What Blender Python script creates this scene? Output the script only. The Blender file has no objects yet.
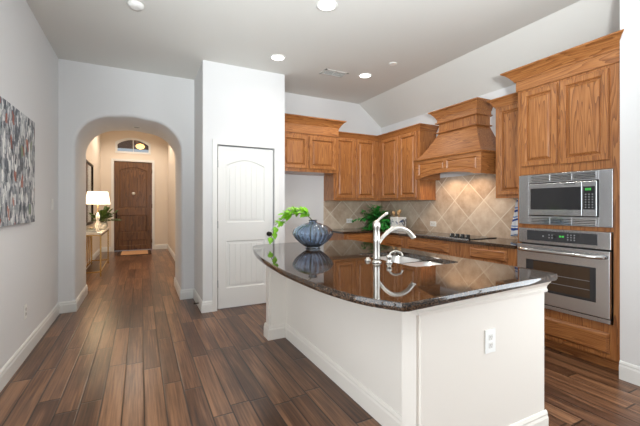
import bpy, bmesh, math, random
from mathutils import Vector, Matrix
random.seed(7)
PI = math.pi
S = bpy.context.scene
COL = S.collection

# ------------------------------------------------------------ camera
cam_d = bpy.data.cameras.new('camera'); cam = bpy.data.objects.new('camera', cam_d); COL.objects.link(cam)
FPX = 349.0
cam_d.sensor_fit = 'HORIZONTAL'; cam_d.sensor_width = 36.0
cam_d.lens = 36.0 * FPX / 640.0
cam_d.shift_y = -7.0 / 640.0
cam_d.clip_start = 0.05
cam.location = (0, 0, 1.28)
cam.rotation_euler = (PI / 2, 0, -math.atan(179 / FPX))
S.camera = cam

# ------------------------------------------------------------ colour management, world, large lights
S.view_settings.view_transform = 'Standard'; S.view_settings.look = 'None'
S.view_settings.gamma = 1.0; S.view_settings.use_curve_mapping = False
S.view_settings.exposure = -0.03
W = bpy.data.worlds.new('world'); S.world = W; W.use_nodes = True
nt = W.node_tree
bg = nt.nodes['Background']
sky = nt.nodes.new('ShaderNodeTexSky'); sky.sky_type = 'NISHITA'; sky.sun_disc = False
sky.sun_elevation = math.radians(50); sky.sun_rotation = math.radians(150)
mixn = nt.nodes.new('ShaderNodeMix'); mixn.data_type = 'RGBA'; mixn.inputs['Factor'].default_value = 0.75
mixn.inputs['B'].default_value = (5.5, 5.8, 6.2, 1)
nt.links.new(sky.outputs[0], mixn.inputs['A']); nt.links.new(mixn.outputs['Result'], bg.inputs[0]); bg.inputs[1].default_value = 0.09

def area(name, loc, rot, sx, sy, power, col):
    l = bpy.data.lights.new(name, 'AREA'); l.shape = 'RECTANGLE'; l.size = sx; l.size_y = sy
    l.energy = power; l.color = col
    o = bpy.data.objects.new(name, l); COL.objects.link(o); o.location = loc; o.rotation_euler = rot
    return o
# added area lights as daylight fill at the three unseen rear windows
WINX = [(-0.45, 0.65), (0.85, 1.95), (2.05, 3.0)]
WIN_P = 2
for i, (a, b) in enumerate(WINX):
    area('window_fill', ((a + b) / 2, -3.68, 1.45), (PI / 2, 0, 0), b - a, 2.3, WIN_P, (0.88, 0.945, 1.0))

# added fill: unseen up-facing lamp behind the camera, brightens the ceiling
area('ceiling_fill', (0.9, -1.45, 1.0), (PI, 0, 0), 3.2, 2.6, 24, (0.97, 0.985, 1.0))
def aimed(name, loc, tgt, p, ang, col=(1, 1, 1)):
    l = bpy.data.lights.new(name, 'SPOT'); l.energy = p; l.spot_size = math.radians(ang); l.spot_blend = .8; l.shadow_soft_size = .15; l.color = col
    q = bpy.data.objects.new(name, l); COL.objects.link(q); q.location = loc
    q.rotation_euler = (Vector(tgt) - Vector(loc)).to_track_quat('-Z', 'Y').to_euler()
aimed('ceiling_fill', (0.3, -0.4, 1.5), (1.6, 2.0, 3.03), 560, 84, (0.93, 0.985, 1.0))  # added spot behind the camera, fills the kitchen ceiling
aimed('ceiling_fill', (0.3, -0.4, 1.5), (-0.4, 2.0, 3.03), 95, 92, (0.93, 0.985, 1.0))  # weaker added spot, fills the left part of the ceiling
# added side fill, shining in through unseen window openings made for it
area('window_fill', (-0.98, 0.8, 1.45), (PI / 2, 0, -PI / 2), 2.2, 2.2, 68, (0.88, 0.945, 1.0))
area('window_fill', (3.27, -.35, 1.45), (PI / 2, 0, PI / 2), 2.1, 2.2, 98, (0.88, 0.945, 1.0))

# ------------------------------------------------------------ materials
def new_mat(name):
    m = bpy.data.materials.new(name); m.use_nodes = True
    n = m.node_tree.nodes; l = m.node_tree.links
    return m, n, l, n['Principled BSDF']
def srgb(r, g, b):
    f = lambda c: (c / 255 / 12.92) if c / 255 <= 0.04045 else ((c / 255 + 0.055) / 1.055) ** 2.4
    return (f(r), f(g), f(b), 1)
def plain(name, col, rough=0.5, metal=0.0, bump=0.0, bscale=200, spec=0.5, emit=None, estr=0, coat=0, trans=0, ior=1.45, var=0.0, vscale=3):
    m, n, l, p = new_mat(name)
    p.inputs['Base Color'].default_value = col
    p.inputs['Roughness'].default_value = rough; p.inputs['Metallic'].default_value = metal
    p.inputs['Specular IOR Level'].default_value = spec; p.inputs['IOR'].default_value = ior
    p.inputs['Coat Weight'].default_value = coat; p.inputs['Transmission Weight'].default_value = trans
    if emit: p.inputs['Emission Color'].default_value = emit; p.inputs['Emission Strength'].default_value = estr
    tc = n.new('ShaderNodeTexCoord')
    if bump:
        nz = n.new('ShaderNodeTexNoise'); nz.inputs['Scale'].default_value = bscale; nz.inputs['Detail'].default_value = 4
        b = n.new('ShaderNodeBump'); b.inputs['Strength'].default_value = bump; b.inputs['Distance'].default_value = 0.002
        l.new(tc.outputs['Object'], nz.inputs['Vector']); l.new(nz.outputs[0], b.inputs['Height']); l.new(b.outputs[0], p.inputs['Normal'])
    if var:
        nz = n.new('ShaderNodeTexNoise'); nz.inputs['Scale'].default_value = vscale; nz.inputs['Detail'].default_value = 3
        l.new(tc.outputs['Object'], nz.inputs['Vector'])
        mx = n.new('ShaderNodeMix'); mx.data_type = 'RGBA'
        mx.inputs['A'].default_value = tuple(c * (1 - var) for c in col[:3]) + (1,)
        mx.inputs['B'].default_value = tuple(min(1, c * (1 + var)) for c in col[:3]) + (1,)
        l.new(nz.outputs[0], mx.inputs['Factor']); l.new(mx.outputs['Result'], p.inputs['Base Color'])
    return m
def math_n(n, l, op, a, b=None, c=None):
    x = n.new('ShaderNodeMath'); x.operation = op
    for i, v in enumerate((a, b, c)):
        if v is None: continue
        if isinstance(v, (int, float)): x.inputs[i].default_value = v
        else: l.new(v, x.inputs[i])
    return x.outputs[0]
def ramp(n, l, fac, stops, interp='LINEAR'):
    r = n.new('ShaderNodeValToRGB'); r.color_ramp.interpolation = interp
    e = r.color_ramp.elements
    while len(e) < len(stops): e.new(0.5)
    for i, (p, c) in enumerate(stops): e[i].position = p; e[i].color = c
    l.new(fac, r.inputs[0]); return r.outputs[0]
def wood(name, axis, cols, rings=13, ringw=0.45, stretch=0.9, cross=13, rough=0.32, pore=0.5, coat=0.25, bump=0.15):
    """oak-like grain running along one axis: contour lines of a stretched noise, plus fine pores"""
    m, n, l, p = new_mat(name)
    tc = n.new('ShaderNodeTexCoord'); oi = n.new('ShaderNodeObjectInfo')
    off = n.new('ShaderNodeVectorMath'); off.operation = 'SCALE'; off.inputs[0].default_value = (7, 11, 5)
    l.new(oi.outputs['Random'], off.inputs['Scale'])
    ad = n.new('ShaderNodeVectorMath'); ad.operation = 'ADD'
    l.new(tc.outputs['Object'], ad.inputs[0]); l.new(off.outputs[0], ad.inputs[1])
    def scaled(a, c):
        mp = n.new('ShaderNodeMapping'); s = [c, c, c]; s['xyz'.index(axis)] = a
        mp.inputs['Scale'].default_value = s; l.new(ad.outputs[0], mp.inputs['Vector']); return mp.outputs[0]
    nz = n.new('ShaderNodeTexNoise'); nz.inputs['Scale'].default_value = 1; nz.inputs['Detail'].default_value = 1.5
    nz.inputs['Distortion'].default_value = 0.12
    l.new(scaled(stretch, cross), nz.inputs['Vector'])
    fr = math_n(n, l, 'FRACT', math_n(n, l, 'MULTIPLY', nz.outputs[0], rings))
    tri = math_n(n, l, 'POWER', fr, 1.6)
    pz = n.new('ShaderNodeTexNoise'); pz.inputs['Scale'].default_value = 1; pz.inputs['Detail'].default_value = 3
    l.new(scaled(9, 260), pz.inputs['Vector'])
    br = n.new('ShaderNodeTexNoise'); br.inputs['Scale'].default_value = 1; br.inputs['Detail'].default_value = 2
    l.new(scaled(0.5, 9), br.inputs['Vector'])
    f1 = math_n(n, l, 'MULTIPLY', tri, ringw)
    f2 = math_n(n, l, 'MULTIPLY', pz.outputs[0], pore)
    f3 = math_n(n, l, 'MULTIPLY', br.outputs[0], 0.3)
    f = math_n(n, l, 'ADD', math_n(n, l, 'ADD', f1, f2), f3)
    c = ramp(n, l, f, [(0.15, cols[0]), (0.62, cols[1]), (1.0, cols[2])])
    l.new(c, p.inputs['Base Color'])
    p.inputs['Roughness'].default_value = rough; p.inputs['Coat Weight'].default_value = coat; p.inputs['Coat Roughness'].default_value = 0.2
    b = n.new('ShaderNodeBump'); b.inputs['Strength'].default_value = bump; b.inputs['Distance'].default_value = 0.001
    l.new(f, b.inputs['Height']); b.invert = True; l.new(b.outputs[0], p.inputs['Normal'])
    return m
OAKC = (srgb(190, 132, 79), srgb(154, 97, 51), srgb(92, 52, 27))
OZ = wood('oak_grain_upright', 'z', OAKC); OY = wood('oak_grain_along_y', 'y', OAKC); OX = wood('oak_grain_along_x', 'x', OAKC)
DKC = (srgb(134, 94, 58), srgb(100, 67, 41), srgb(58, 38, 25))
DZ = wood('walnut_door', 'z', DKC, rough=0.4, rings=7, cross=6)

WALL = plain('wall_paint', srgb(226, 226, 226), 0.85, bump=0.12, bscale=90)
CEIL = plain('ceiling_paint', srgb(222, 221, 216), 0.9, bump=0.1, bscale=90)
HALLW = plain('hall_wall_paint', srgb(228, 217, 203), 0.85, bump=0.12, bscale=90)
TRIM = plain('white_trim_paint', srgb(232, 232, 229), 0.35)
ISLW = plain('island_paint', srgb(228, 221, 211), 0.6, bump=0.1, bscale=80)
STEEL = plain('brushed_steel', (0.58, 0.585, 0.60, 1), 0.26, 1.0, bump=0.03, bscale=400)
STEELD = plain('polished_steel', (0.66, 0.66, 0.66, 1), 0.14, 1.0)
NICKEL = plain('brushed_nickel', (0.72, 0.69, 0.64, 1), 0.28, 1.0)
BLACKG = plain('black_glass', (0.03, 0.03, 0.032, 1), 0.09, 0.0)
DARKG = plain('dark_control_panel', (0.045, 0.046, 0.05, 1), 0.25)
OVENG = plain('oven_window', (0.05, 0.028, 0.014, 1), 0.06, coat=0.5)
BLACK = plain('black_plastic', (0.015, 0.015, 0.015, 1), 0.4)
DBRONZE = plain('dark_bronze', (0.03, 0.025, 0.02, 1), 0.35, 0.9)
WPLAS = plain('white_plastic', srgb(240, 240, 236), 0.35)
GREYK = plain('button_grey', srgb(150, 152, 156), 0.5)
GREEN = plain('green_display', (0.02, 0.2, 0.03, 1), 0.4, emit=(0.1, 0.9, 0.12, 1), estr=.6)
SLOTD = plain('dark_slot', (0.02, 0.02, 0.02, 1), 0.6)
GOLD = plain('brass_gilt', (0.74, 0.52, 0.22, 1), 0.25, 1.0)
MARBLE = plain('pale_marble', srgb(232, 224, 212), 0.2, var=0.06, vscale=8)
CERAM = plain('white_ceramic', srgb(232, 230, 224), 0.25)
LEAFB = plain('bright_leaf', srgb(128, 190, 40), 0.45, var=0.3, vscale=14)
LEAFD = plain('deep_green_leaf', srgb(48, 142, 56), 0.35, var=0.45, vscale=16)
LEAFO = plain('olive_leaf', srgb(88, 112, 52), 0.5, var=0.35, vscale=14)
STEM = plain('plant_stem', srgb(92, 96, 50), 0.6)
BASK = plain('wicker', srgb(120, 84, 52), 0.7, bump=0.6, bscale=120, var=0.2, vscale=40)
TAN = plain('tan_wooden_spoon', srgb(196, 158, 112), 0.6, var=0.12, vscale=20)
MATM = plain('coir_mat', srgb(196, 150, 108), 0.95, bump=0.8, bscale=300, var=0.15, vscale=60)
MATE = plain('mat_border', srgb(70, 48, 36), 0.9)
SHADE = plain('linen_lampshade', srgb(250, 240, 220), 0.8, emit=(1.0, 0.86, 0.66, 1), estr=1.6)
BULB = plain('downlight_diffuser', (1, 1, 1, 1), 0.5, emit=(1.0, 0.97, 0.92, 1), estr=5)
GLOWM = plain('warm_glow', (1, 1, 1, 1), 0.5, emit=(1.0, 0.5, 0.15, 1), estr=3)
VASEG = plain('blue_ribbed_glass', (0.60, 0.73, 0.90, 1), 0.02, trans=1.0, ior=1.45)
CLEARG = plain('clear_glass', (0.92, 0.95, 0.95, 1), 0.02, trans=1.0, ior=1.45)
MIRR = plain('mirror_glass', (0.45, 0.47, 0.48, 1), 0.06, 1.0)
NAVY = plain('navy_books', srgb(38, 58, 76), 0.5)
VENTM = plain('white_grille', srgb(214, 213, 208), 0.5)
ROSE = plain('cream_flower', srgb(226, 204, 176), 0.7)

def mat_granite():
    m, n, l, p = new_mat('dark_granite')
    tc = n.new('ShaderNodeTexCoord')
    v = n.new('ShaderNodeTexVoronoi'); v.inputs['Scale'].default_value = 240; l.new(tc.outputs['Object'], v.inputs['Vector'])
    z = n.new('ShaderNodeTexNoise'); z.inputs['Scale'].default_value = 45; z.inputs['Detail'].default_value = 5; l.new(tc.outputs['Object'], z.inputs['Vector'])
    sep = n.new('ShaderNodeSeparateColor'); l.new(v.outputs['Color'], sep.inputs[0])
    f = math_n(n, l, 'ADD', math_n(n, l, 'MULTIPLY', sep.outputs[0], 0.55), math_n(n, l, 'MULTIPLY', z.outputs[0], 0.45))
    c = ramp(n, l, f, [(0.3, srgb(14, 12, 11)), (0.5, srgb(38, 29, 23)), (0.68, srgb(78, 58, 43)), (0.85, srgb(122, 98, 78))])
    l.new(c, p.inputs['Base Color']); p.inputs['Roughness'].default_value = 0.035; p.inputs['IOR'].default_value = 1.6
    return m
GRAN = mat_granite()

def mat_floor():
    m, n, l, p = new_mat('scraped_hardwood_planks')
    tc = n.new('ShaderNodeTexCoord'); sp = n.new('ShaderNodeSeparateXYZ'); l.new(tc.outputs['Object'], sp.inputs[0])
    xs = math_n(n, l, 'DIVIDE', math_n(n, l, 'ADD', sp.outputs[0], 20.03), 0.123)
    row = math_n(n, l, 'FLOOR', xs); fx = math_n(n, l, 'FRACT', xs)
    w1 = n.new('ShaderNodeTexWhiteNoise'); w1.noise_dimensions = '1D'; l.new(row, w1.inputs['W'])
    ys = math_n(n, l, 'ADD', math_n(n, l, 'DIVIDE', sp.outputs[1], 0.95), math_n(n, l, 'MULTIPLY', w1.outputs[0], 13.7))
    seg = math_n(n, l, 'FLOOR', ys); fy = math_n(n, l, 'FRACT', ys)
    cb = n.new('ShaderNodeCombineXYZ'); l.new(row, cb.inputs[0]); l.new(seg, cb.inputs[1])
    w2 = n.new('ShaderNodeTexWhiteNoise'); w2.noise_dimensions = '3D'; l.new(cb.outputs[0], w2.inputs['Vector'])
    # grain, shifted from plank to plank
    sh = n.new('ShaderNodeVectorMath'); sh.operation = 'SCALE'; sh.inputs['Scale'].default_value = 9; l.new(w2.outputs['Color'], sh.inputs[0])
    ad = n.new('ShaderNodeVectorMath'); ad.operation = 'ADD'; l.new(tc.outputs['Object'], ad.inputs[0]); l.new(sh.outputs[0], ad.inputs[1])
    def nzs(sx, sy, det, dist=0):
        mp = n.new('ShaderNodeMapping'); mp.inputs['Scale'].default_value = (sx, sy, 1); l.new(ad.outputs[0], mp.inputs['Vector'])
        z = n.new('ShaderNodeTexNoise'); z.inputs['Scale'].default_value = 1; z.inputs['Detail'].default_value = det; z.inputs['Distortion'].default_value = dist
        l.new(mp.outputs[0], z.inputs['Vector']); return z.outputs[0]
    g1 = nzs(85, 2.4, 4); g2 = nzs(16, 1.5, 3); g3 = nzs(7, 5, 2)
    f = math_n(n, l, 'ADD', math_n(n, l, 'MULTIPLY', g1, 0.42), math_n(n, l, 'MULTIPLY', g2, 0.38))
    f = math_n(n, l, 'ADD', f, math_n(n, l, 'MULTIPLY', w2.outputs[0], 0.18))
    c = ramp(n, l, f, [(0.30, srgb(50, 33, 23)), (0.47, srgb(95, 64, 45)), (0.64, srgb(148, 107, 77))])
    # plank gaps
    dx = math_n(n, l, 'MINIMUM', fx, math_n(n, l, 'SUBTRACT', 1.0, fx))
    dy = math_n(n, l, 'MINIMUM', fy, math_n(n, l, 'SUBTRACT', 1.0, fy))
    ex = math_n(n, l, 'DIVIDE', dx, 0.06); ey = math_n(n, l, 'DIVIDE', dy, 0.009)
    e = math_n(n, l, 'MINIMUM', math_n(n, l, 'MINIMUM', ex, ey), 1.0)
    mx = n.new('ShaderNodeMix'); mx.data_type = 'RGBA'; mx.inputs['A'].default_value = srgb(12, 8, 6)
    l.new(e, mx.inputs['Factor']); l.new(c, mx.inputs['B']); l.new(mx.outputs['Result'], p.inputs['Base Color'])
    p.inputs['Roughness'].default_value = 0.28
    h = math_n(n, l, 'ADD', math_n(n, l, 'MULTIPLY', e, 0.6), math_n(n, l, 'ADD', math_n(n, l, 'MULTIPLY', g3, 0.8), math_n(n, l, 'MULTIPLY', g1, 0.35)))
    b = n.new('ShaderNodeBump'); b.inputs['Strength'].default_value = 0.55; b.inputs['Distance'].default_value = 0.003
    l.new(h, b.inputs['Height']); l.new(b.outputs[0], p.inputs['Normal'])
    return m
FLOOR = mat_floor()

def mat_tile(name, ax):
    """diagonal travertine tiles; ax = the horizontal axis of the wall"""
    m, n, l, p = new_mat(name)
    tc = n.new('ShaderNodeTexCoord'); sp = n.new('ShaderNodeSeparateXYZ'); l.new(tc.outputs['Object'], sp.inputs[0])
    u = sp.outputs['XYZ'.index(ax)]; v = sp.outputs[2]
    u0, v0 = (3.166, 1.58) if ax == 'Y' else (3.0, 1.381)
    u = math_n(n, l, 'SUBTRACT', u, u0); v = math_n(n, l, 'SUBTRACT', v, v0)
    k = 1 / (math.sqrt(2) * 0.322)
    a = math_n(n, l, 'ADD', math_n(n, l, 'MULTIPLY', math_n(n, l, 'ADD', u, v), k), 50)
    b = math_n(n, l, 'ADD', math_n(n, l, 'MULTIPLY', math_n(n, l, 'SUBTRACT', u, v), k), 50)
    fa, fb = math_n(n, l, 'FRACT', a), math_n(n, l, 'FRACT', b)
    da = math_n(n, l, 'MINIMUM', fa, math_n(n, l, 'SUBTRACT', 1.0, fa)); db = math_n(n, l, 'MINIMUM', fb, math_n(n, l, 'SUBTRACT', 1.0, fb))
    e = math_n(n, l, 'MINIMUM', math_n(n, l, 'DIVIDE', math_n(n, l, 'MINIMUM', da, db), 0.021), 1.0)
    e = math_n(n, l, 'POWER', e, 4)
    cb = n.new('ShaderNodeCombineXYZ'); l.new(math_n(n, l, 'FLOOR', a), cb.inputs[0]); l.new(math_n(n, l, 'FLOOR', b), cb.inputs[1])
    wn = n.new('ShaderNodeTexWhiteNoise'); l.new(cb.outputs[0], wn.inputs['Vector'])
    nz = n.new('ShaderNodeTexNoise'); nz.inputs['Scale'].default_value = 9; nz.inputs['Detail'].default_value = 7; nz.inputs['Roughness'].default_value = 0.65
    l.new(tc.outputs['Object'], nz.inputs['Vector'])
    f = math_n(n, l, 'ADD', math_n(n, l, 'MULTIPLY', nz.outputs[0], 0.75), math_n(n, l, 'MULTIPLY', wn.outputs[0], 0.25))
    c = ramp(n, l, f, [(0.3, srgb(178, 153, 130)), (0.52, srgb(204, 184, 162)), (0.72, srgb(222, 208, 190))])
    mx = n.new('ShaderNodeMix'); mx.data_type = 'RGBA'; mx.inputs['A'].default_value = srgb(226, 216, 200)
    l.new(e, mx.inputs['Factor']); l.new(c, mx.inputs['B']); l.new(mx.outputs['Result'], p.inputs['Base Color'])
    p.inputs['Roughness'].default_value = 0.42
    bp = n.new('ShaderNodeBump'); bp.inputs['Strength'].default_value = 0.4; bp.inputs['Distance'].default_value = 0.002
    l.new(math_n(n, l, 'ADD', e, math_n(n, l, 'MULTIPLY', nz.outputs[0], 0.4)), bp.inputs['Height']); l.new(bp.outputs[0], p.inputs['Normal'])
    return m
TILEY = mat_tile('travertine_side', 'Y'); TILEX = mat_tile('travertine_back', 'X')

def mat_art():
    m, n, l, p = new_mat('abstract_painting')
    tc = n.new('ShaderNodeTexCoord')
    def vor(s, seed, sc=1):
        mp = n.new('ShaderNodeMapping'); mp.inputs['Scale'].default_value = s; mp.inputs['Location'].default_value = (seed, seed, seed)
        dn = n.new('ShaderNodeTexNoise'); dn.inputs['Scale'].default_value = 12; dn.inputs['Detail'].default_value = 3; l.new(tc.outputs['Object'], dn.inputs['Vector'])
        dv = n.new('ShaderNodeVectorMath'); dv.operation = 'MULTIPLY_ADD'; dv.inputs[1].default_value = (0.06,) * 3
        l.new(dn.outputs['Color'], dv.inputs[0]); l.new(tc.outputs['Object'], dv.inputs[2]); l.new(dv.outputs[0], mp.inputs['Vector'])
        v = n.new('ShaderNodeTexVoronoi'); v.distance = 'CHEBYCHEV'; v.inputs['Scale'].default_value = sc; l.new(mp.outputs[0], v.inputs['Vector'])
        s_ = n.new('ShaderNodeSeparateColor'); l.new(v.outputs['Color'], s_.inputs[0]); return s_.outputs
    a = vor((1, 26, 11), 0); b = vor((1, 60, 14), 3); r = vor((1, 20, 13), 7)
    f = math_n(n, l, 'ADD', math_n(n, l, 'MULTIPLY', a[0], 0.5), math_n(n, l, 'MULTIPLY', b[0], 0.5))
    c = ramp(n, l, f, [(0.12, srgb(48, 56, 66)), (0.36, srgb(96, 104, 114)), (0.52, srgb(158, 163, 168)), (0.72, srgb(214, 216, 216)), (0.9, srgb(238, 238, 234))])
    acc = ramp(n, l, r[1], [(0.0, srgb(160, 78, 52)), (0.5, srgb(120, 140, 110)), (0.8, srgb(70, 60, 56))], 'CONSTANT')
    k = math_n(n, l, 'GREATER_THAN', r[0], 0.9)
    mx = n.new('ShaderNodeMix'); mx.data_type = 'RGBA'; l.new(math_n(n, l, 'MULTIPLY', k, 0.8), mx.inputs['Factor']); l.new(c, mx.inputs['A']); l.new(acc, mx.inputs['B'])
    l.new(mx.outputs['Result'], p.inputs['Base Color']); p.inputs['Roughness'].default_value = 0.6
    return m
def mat_stripe():
    m, n, l, p = new_mat('blue_striped_towel')
    tc = n.new('ShaderNodeTexCoord'); sp = n.new('ShaderNodeSeparateXYZ'); l.new(tc.outputs['Object'], sp.inputs[0])
    nz = n.new('ShaderNodeTexNoise'); nz.inputs['Scale'].default_value = 6; l.new(tc.outputs['Object'], nz.inputs['Vector'])
    z = math_n(n, l, 'ADD', sp.outputs[2], math_n(n, l, 'MULTIPLY', nz.outputs[0], 0.08))
    f = math_n(n, l, 'FRACT', math_n(n, l, 'MULTIPLY', z, 9.5))
    c = ramp(n, l, f, [(0.0, srgb(226, 230, 236)), (0.45, srgb(40, 74, 150)), (0.72, srgb(236, 238, 240)), (0.85, srgb(120, 150, 196))], 'CONSTANT')
    l.new(c, p.inputs['Base Color']); p.inputs['Roughness'].default_value = 0.9; return m
def mat_crock():
    m, n, l, p = new_mat('blue_patterned_ceramic')
    tc = n.new('ShaderNodeTexCoord'); sp = n.new('ShaderNodeSeparateXYZ'); l.new(tc.outputs['Object'], sp.inputs[0])
    v = n.new('ShaderNodeTexNoise'); v.inputs['Scale'].default_value = 28; v.inputs['Detail'].default_value = 2; l.new(tc.outputs['Object'], v.inputs['Vector'])
    k = math_n(n, l, 'MULTIPLY', math_n(n, l, 'GREATER_THAN', v.outputs[0], 0.56), math_n(n, l, 'LESS_THAN', math_n(n, l, 'ABSOLUTE', math_n(n, l, 'SUBTRACT', sp.outputs[2], 0.12)), 0.055))
    mx = n.new('ShaderNodeMix'); mx.data_type = 'RGBA'; mx.inputs['A'].default_value = srgb(232, 231, 228); mx.inputs['B'].default_value = srgb(70, 84, 120)
    l.new(k, mx.inputs['Factor']); l.new(mx.outputs['Result'], p.inputs['Base Color']); p.inputs['Roughness'].default_value = 0.3; return m

# ------------------------------------------------------------ mesh helpers
class MB:
    def __init__(s): s.b = bmesh.new()
    def loft(s, loops, cap0=True, cap1=True, closed=True, smooth=False):
        vs = [[s.b.verts.new(p) for p in lp] for lp in loops]
        n = len(vs[0])
        for a, b in zip(vs, vs[1:]):
            for i in range(n if closed else n - 1):
                j = (i + 1) % n
                try: f = s.b.faces.new((a[i], a[j], b[j], b[i])); f.smooth = smooth
                except ValueError: pass
        if cap0: s.b.faces.new(list(reversed(vs[0])))
        if cap1: s.b.faces.new(vs[-1])
        return s
    def box(s, x0, x1, y0, y1, z0, z1, bev=0.0):
        x0, x1 = min(x0, x1), max(x0, x1); y0, y1 = min(y0, y1), max(y0, y1); z0, z1 = min(z0, z1), max(z0, z1)
        v = [s.b.verts.new(p) for p in ((x0, y0, z0), (x1, y0, z0), (x1, y1, z0), (x0, y1, z0), (x0, y0, z1), (x1, y0, z1), (x1, y1, z1), (x0, y1, z1))]
        fs = [s.b.faces.new([v[i] for i in q]) for q in ((3, 2, 1, 0), (4, 5, 6, 7), (0, 1, 5, 4), (1, 2, 6, 5), (2, 3, 7, 6), (3, 0, 4, 7))]
        if bev:
            es = list({e for f in fs for e in f.edges})
            bmesh.ops.bevel(s.b, geom=es, offset=bev, segments=2, affect='EDGES', profile=0.6)
        return s
    def fbox(s, F, u0, u1, n0, n1, z0, z1, bev=0.0):
        a = F(u0, n0, z0); b = F(u1, n1, z1)
        return s.box(a[0], b[0], a[1], b[1], a[2], b[2], bev)
    def lathe(s, c, prof, seg=32, rib=0, ribd=0.0, smooth=True, axis='z', cap=True):
        loops = []
        for r, h in prof:
            lp = []
            for i in range(seg):
                t = 2 * PI * i / seg
                rr = r * (1 + (ribd * math.cos(rib * t) if rib else 0))
                p = (rr * math.cos(t), rr * math.sin(t), h)
                if axis == 'x': p = (h, rr * math.cos(t), rr * math.sin(t))
                if axis == 'y': p = (rr * math.cos(t), h, rr * math.sin(t))
                lp.append((c[0] + p[0], c[1] + p[1], c[2] + p[2]))
            loops.append(lp)
        return s.loft(loops, cap, cap, True, smooth)
    def tube(s, pts, rad, seg=12, smooth=True):
        pts = [Vector(p) for p in pts]
        rs = rad if isinstance(rad, (list, tuple)) else [rad] * len(pts)
        loops = []; nrm = None
        for i, p in enumerate(pts):
            t = (pts[min(i + 1, len(pts) - 1)] - pts[max(i - 1, 0)]).normalized()
            if nrm is None: nrm = t.orthogonal().normalized()
            nrm = (nrm - t * nrm.dot(t)).normalized(); bi = t.cross(nrm)
            loops.append([tuple(p + (nrm * math.cos(a) + bi * math.sin(a)) * rs[i]) for a in [2 * PI * k / seg for k in range(seg)]])
        return s.loft(loops, True, True, True, smooth)
    def fill(s, loops2d, F3):
        """flat face with holes from 2-D loops; F3 maps (a,b) to a point"""
        es = []
        for lp in loops2d:
            v = [s.b.verts.new(F3(*p)) for p in lp]
            es += [s.b.edges.new((v[i], v[(i + 1) % len(v)])) for i in range(len(v))]
        bmesh.ops.triangle_fill(s.b, edges=es, use_beauty=True)
        return s
    def leaf(s, base, d, up, L, Wd, droop=0.25, smooth=True):
        base = Vector(base); d = Vector(d).normalized(); up = Vector(up)
        side = d.cross(up); 
        if side.length < 1e-3: side = d.orthogonal()
        side.normalize(); up = side.cross(d).normalized()
        rows = []
        for t, w in ((0, 0.12), (0.25, 0.8), (0.5, 1.0), (0.75, 0.7), (1.0, 0.04)):
            c = base + d * L * t - up * droop * L * t * t
            rows.append([s.b.verts.new(c - side * Wd * w / 2 + up * Wd * 0.15 * w), s.b.verts.new(c), s.b.verts.new(c + side * Wd * w / 2 + up * Wd * 0.15 * w)])
        for a, b in zip(rows, rows[1:]):
            for i in (0, 1): f = s.b.faces.new((a[i], a[i + 1], b[i + 1], b[i])); f.smooth = smooth
        return s
def offset(pts, d):
    """offset a counter-clockwise polygon inwards by d (mitred)"""
    n = len(pts); out = []
    for i in range(n):
        p0, p1, p2 = Vector(pts[i - 1]), Vector(pts[i]), Vector(pts[(i + 1) % n])
        a = (p1 - p0).normalized(); b = (p2 - p1).normalized()
        na = Vector((-a.y, a.x)); nb = Vector((-b.y, b.x)); m = na + nb
        m = m / max(0.3, m.dot(na)) if m.length > 1e-6 else na
        out.append(tuple(p1 + m * d))
    return out
def sweep(mb, path, prof, closed=False):
    """profile (out, z) swept along a plan path; 'out' points to the right of travel, mitred corners"""
    n = len(path); loops = []
    for i in range(n):
        p1 = Vector(path[i])
        a = (p1 - Vector(path[i - 1])).normalized() if (i > 0 or closed) else None
        b = (Vector(path[(i + 1) % n]) - p1).normalized() if (i < n - 1 or closed) else None
        if a is None: a = b
        if b is None: b = a
        na = Vector((a.y, -a.x)); nb = Vector((b.y, -b.x)); m = na + nb; m = m / m.dot(na)
        loops.append([(p1.x + m.x * o, p1.y + m.y * o, z) for o, z in prof])
    if closed: loops.append(loops[0])
    return mb.loft(loops, not closed, not closed, True)
def rrect(x0, x1, y0, y1, r, k=5):
    out = []
    for cx, cy, a0 in ((x1 - r, y0 + r, -90), (x1 - r, y1 - r, 0), (x0 + r, y1 - r, 90), (x0 + r, y0 + r, 180)):
        for i in range(k + 1):
            a = math.radians(a0 + 90 * i / k); out.append((cx + r * math.cos(a), cy + r * math.sin(a)))
    return out

def obj(name, mb, mat, parent=None, base=None, label=None, keepn=False):
    b = mb.b
    if not keepn:
        bmesh.ops.remove_doubles(b, verts=b.verts, dist=1e-6)
        bmesh.ops.recalc_face_normals(b, faces=b.faces)
    o0 = Vector(parent['_o']) if parent is not None else Vector(base or (0, 0, 0))
    bmesh.ops.translate(b, vec=-o0, verts=b.verts)
    me = bpy.data.meshes.new(name); b.to_mesh(me); b.free()
    me.materials.append(mat)
    o = bpy.data.objects.new(name, me); COL.objects.link(o)
    if parent is not None: o.parent = parent
    else: o.location = o0
    o['_o'] = tuple(o0)
    if label: o['label'] = label
    return o
def tag(o, label, cat, group=None, kind=None):
    o['label'] = label; o['category'] = cat
    if group: o['group'] = group
    if kind: o['kind'] = kind
    return o
def thing(name, label, cat, loc, group=None):
    o = bpy.data.objects.new(name, None); COL.objects.link(o); o.location = loc; o['_o'] = tuple(loc)
    o.empty_display_size = 0.05
    return tag(o, label, cat, group)
def struct(name, mb, mat, parent=None, label=None, cat=None):
    o = obj(name, mb, mat, parent)
    if parent is None:
        o['kind'] = 'structure'
        if label: o['label'] = label
        if cat: o['category'] = cat
    return o
FR = lambda xf: (lambda u, n, z: (xf - n, u, z))        # face looking to -X
FB = lambda yf: (lambda u, n, z: (u, yf - n, z))        # face looking to -Y
FE = lambda xf: (lambda u, n, z: (xf + n, u, z))        # face looking to +X

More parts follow.
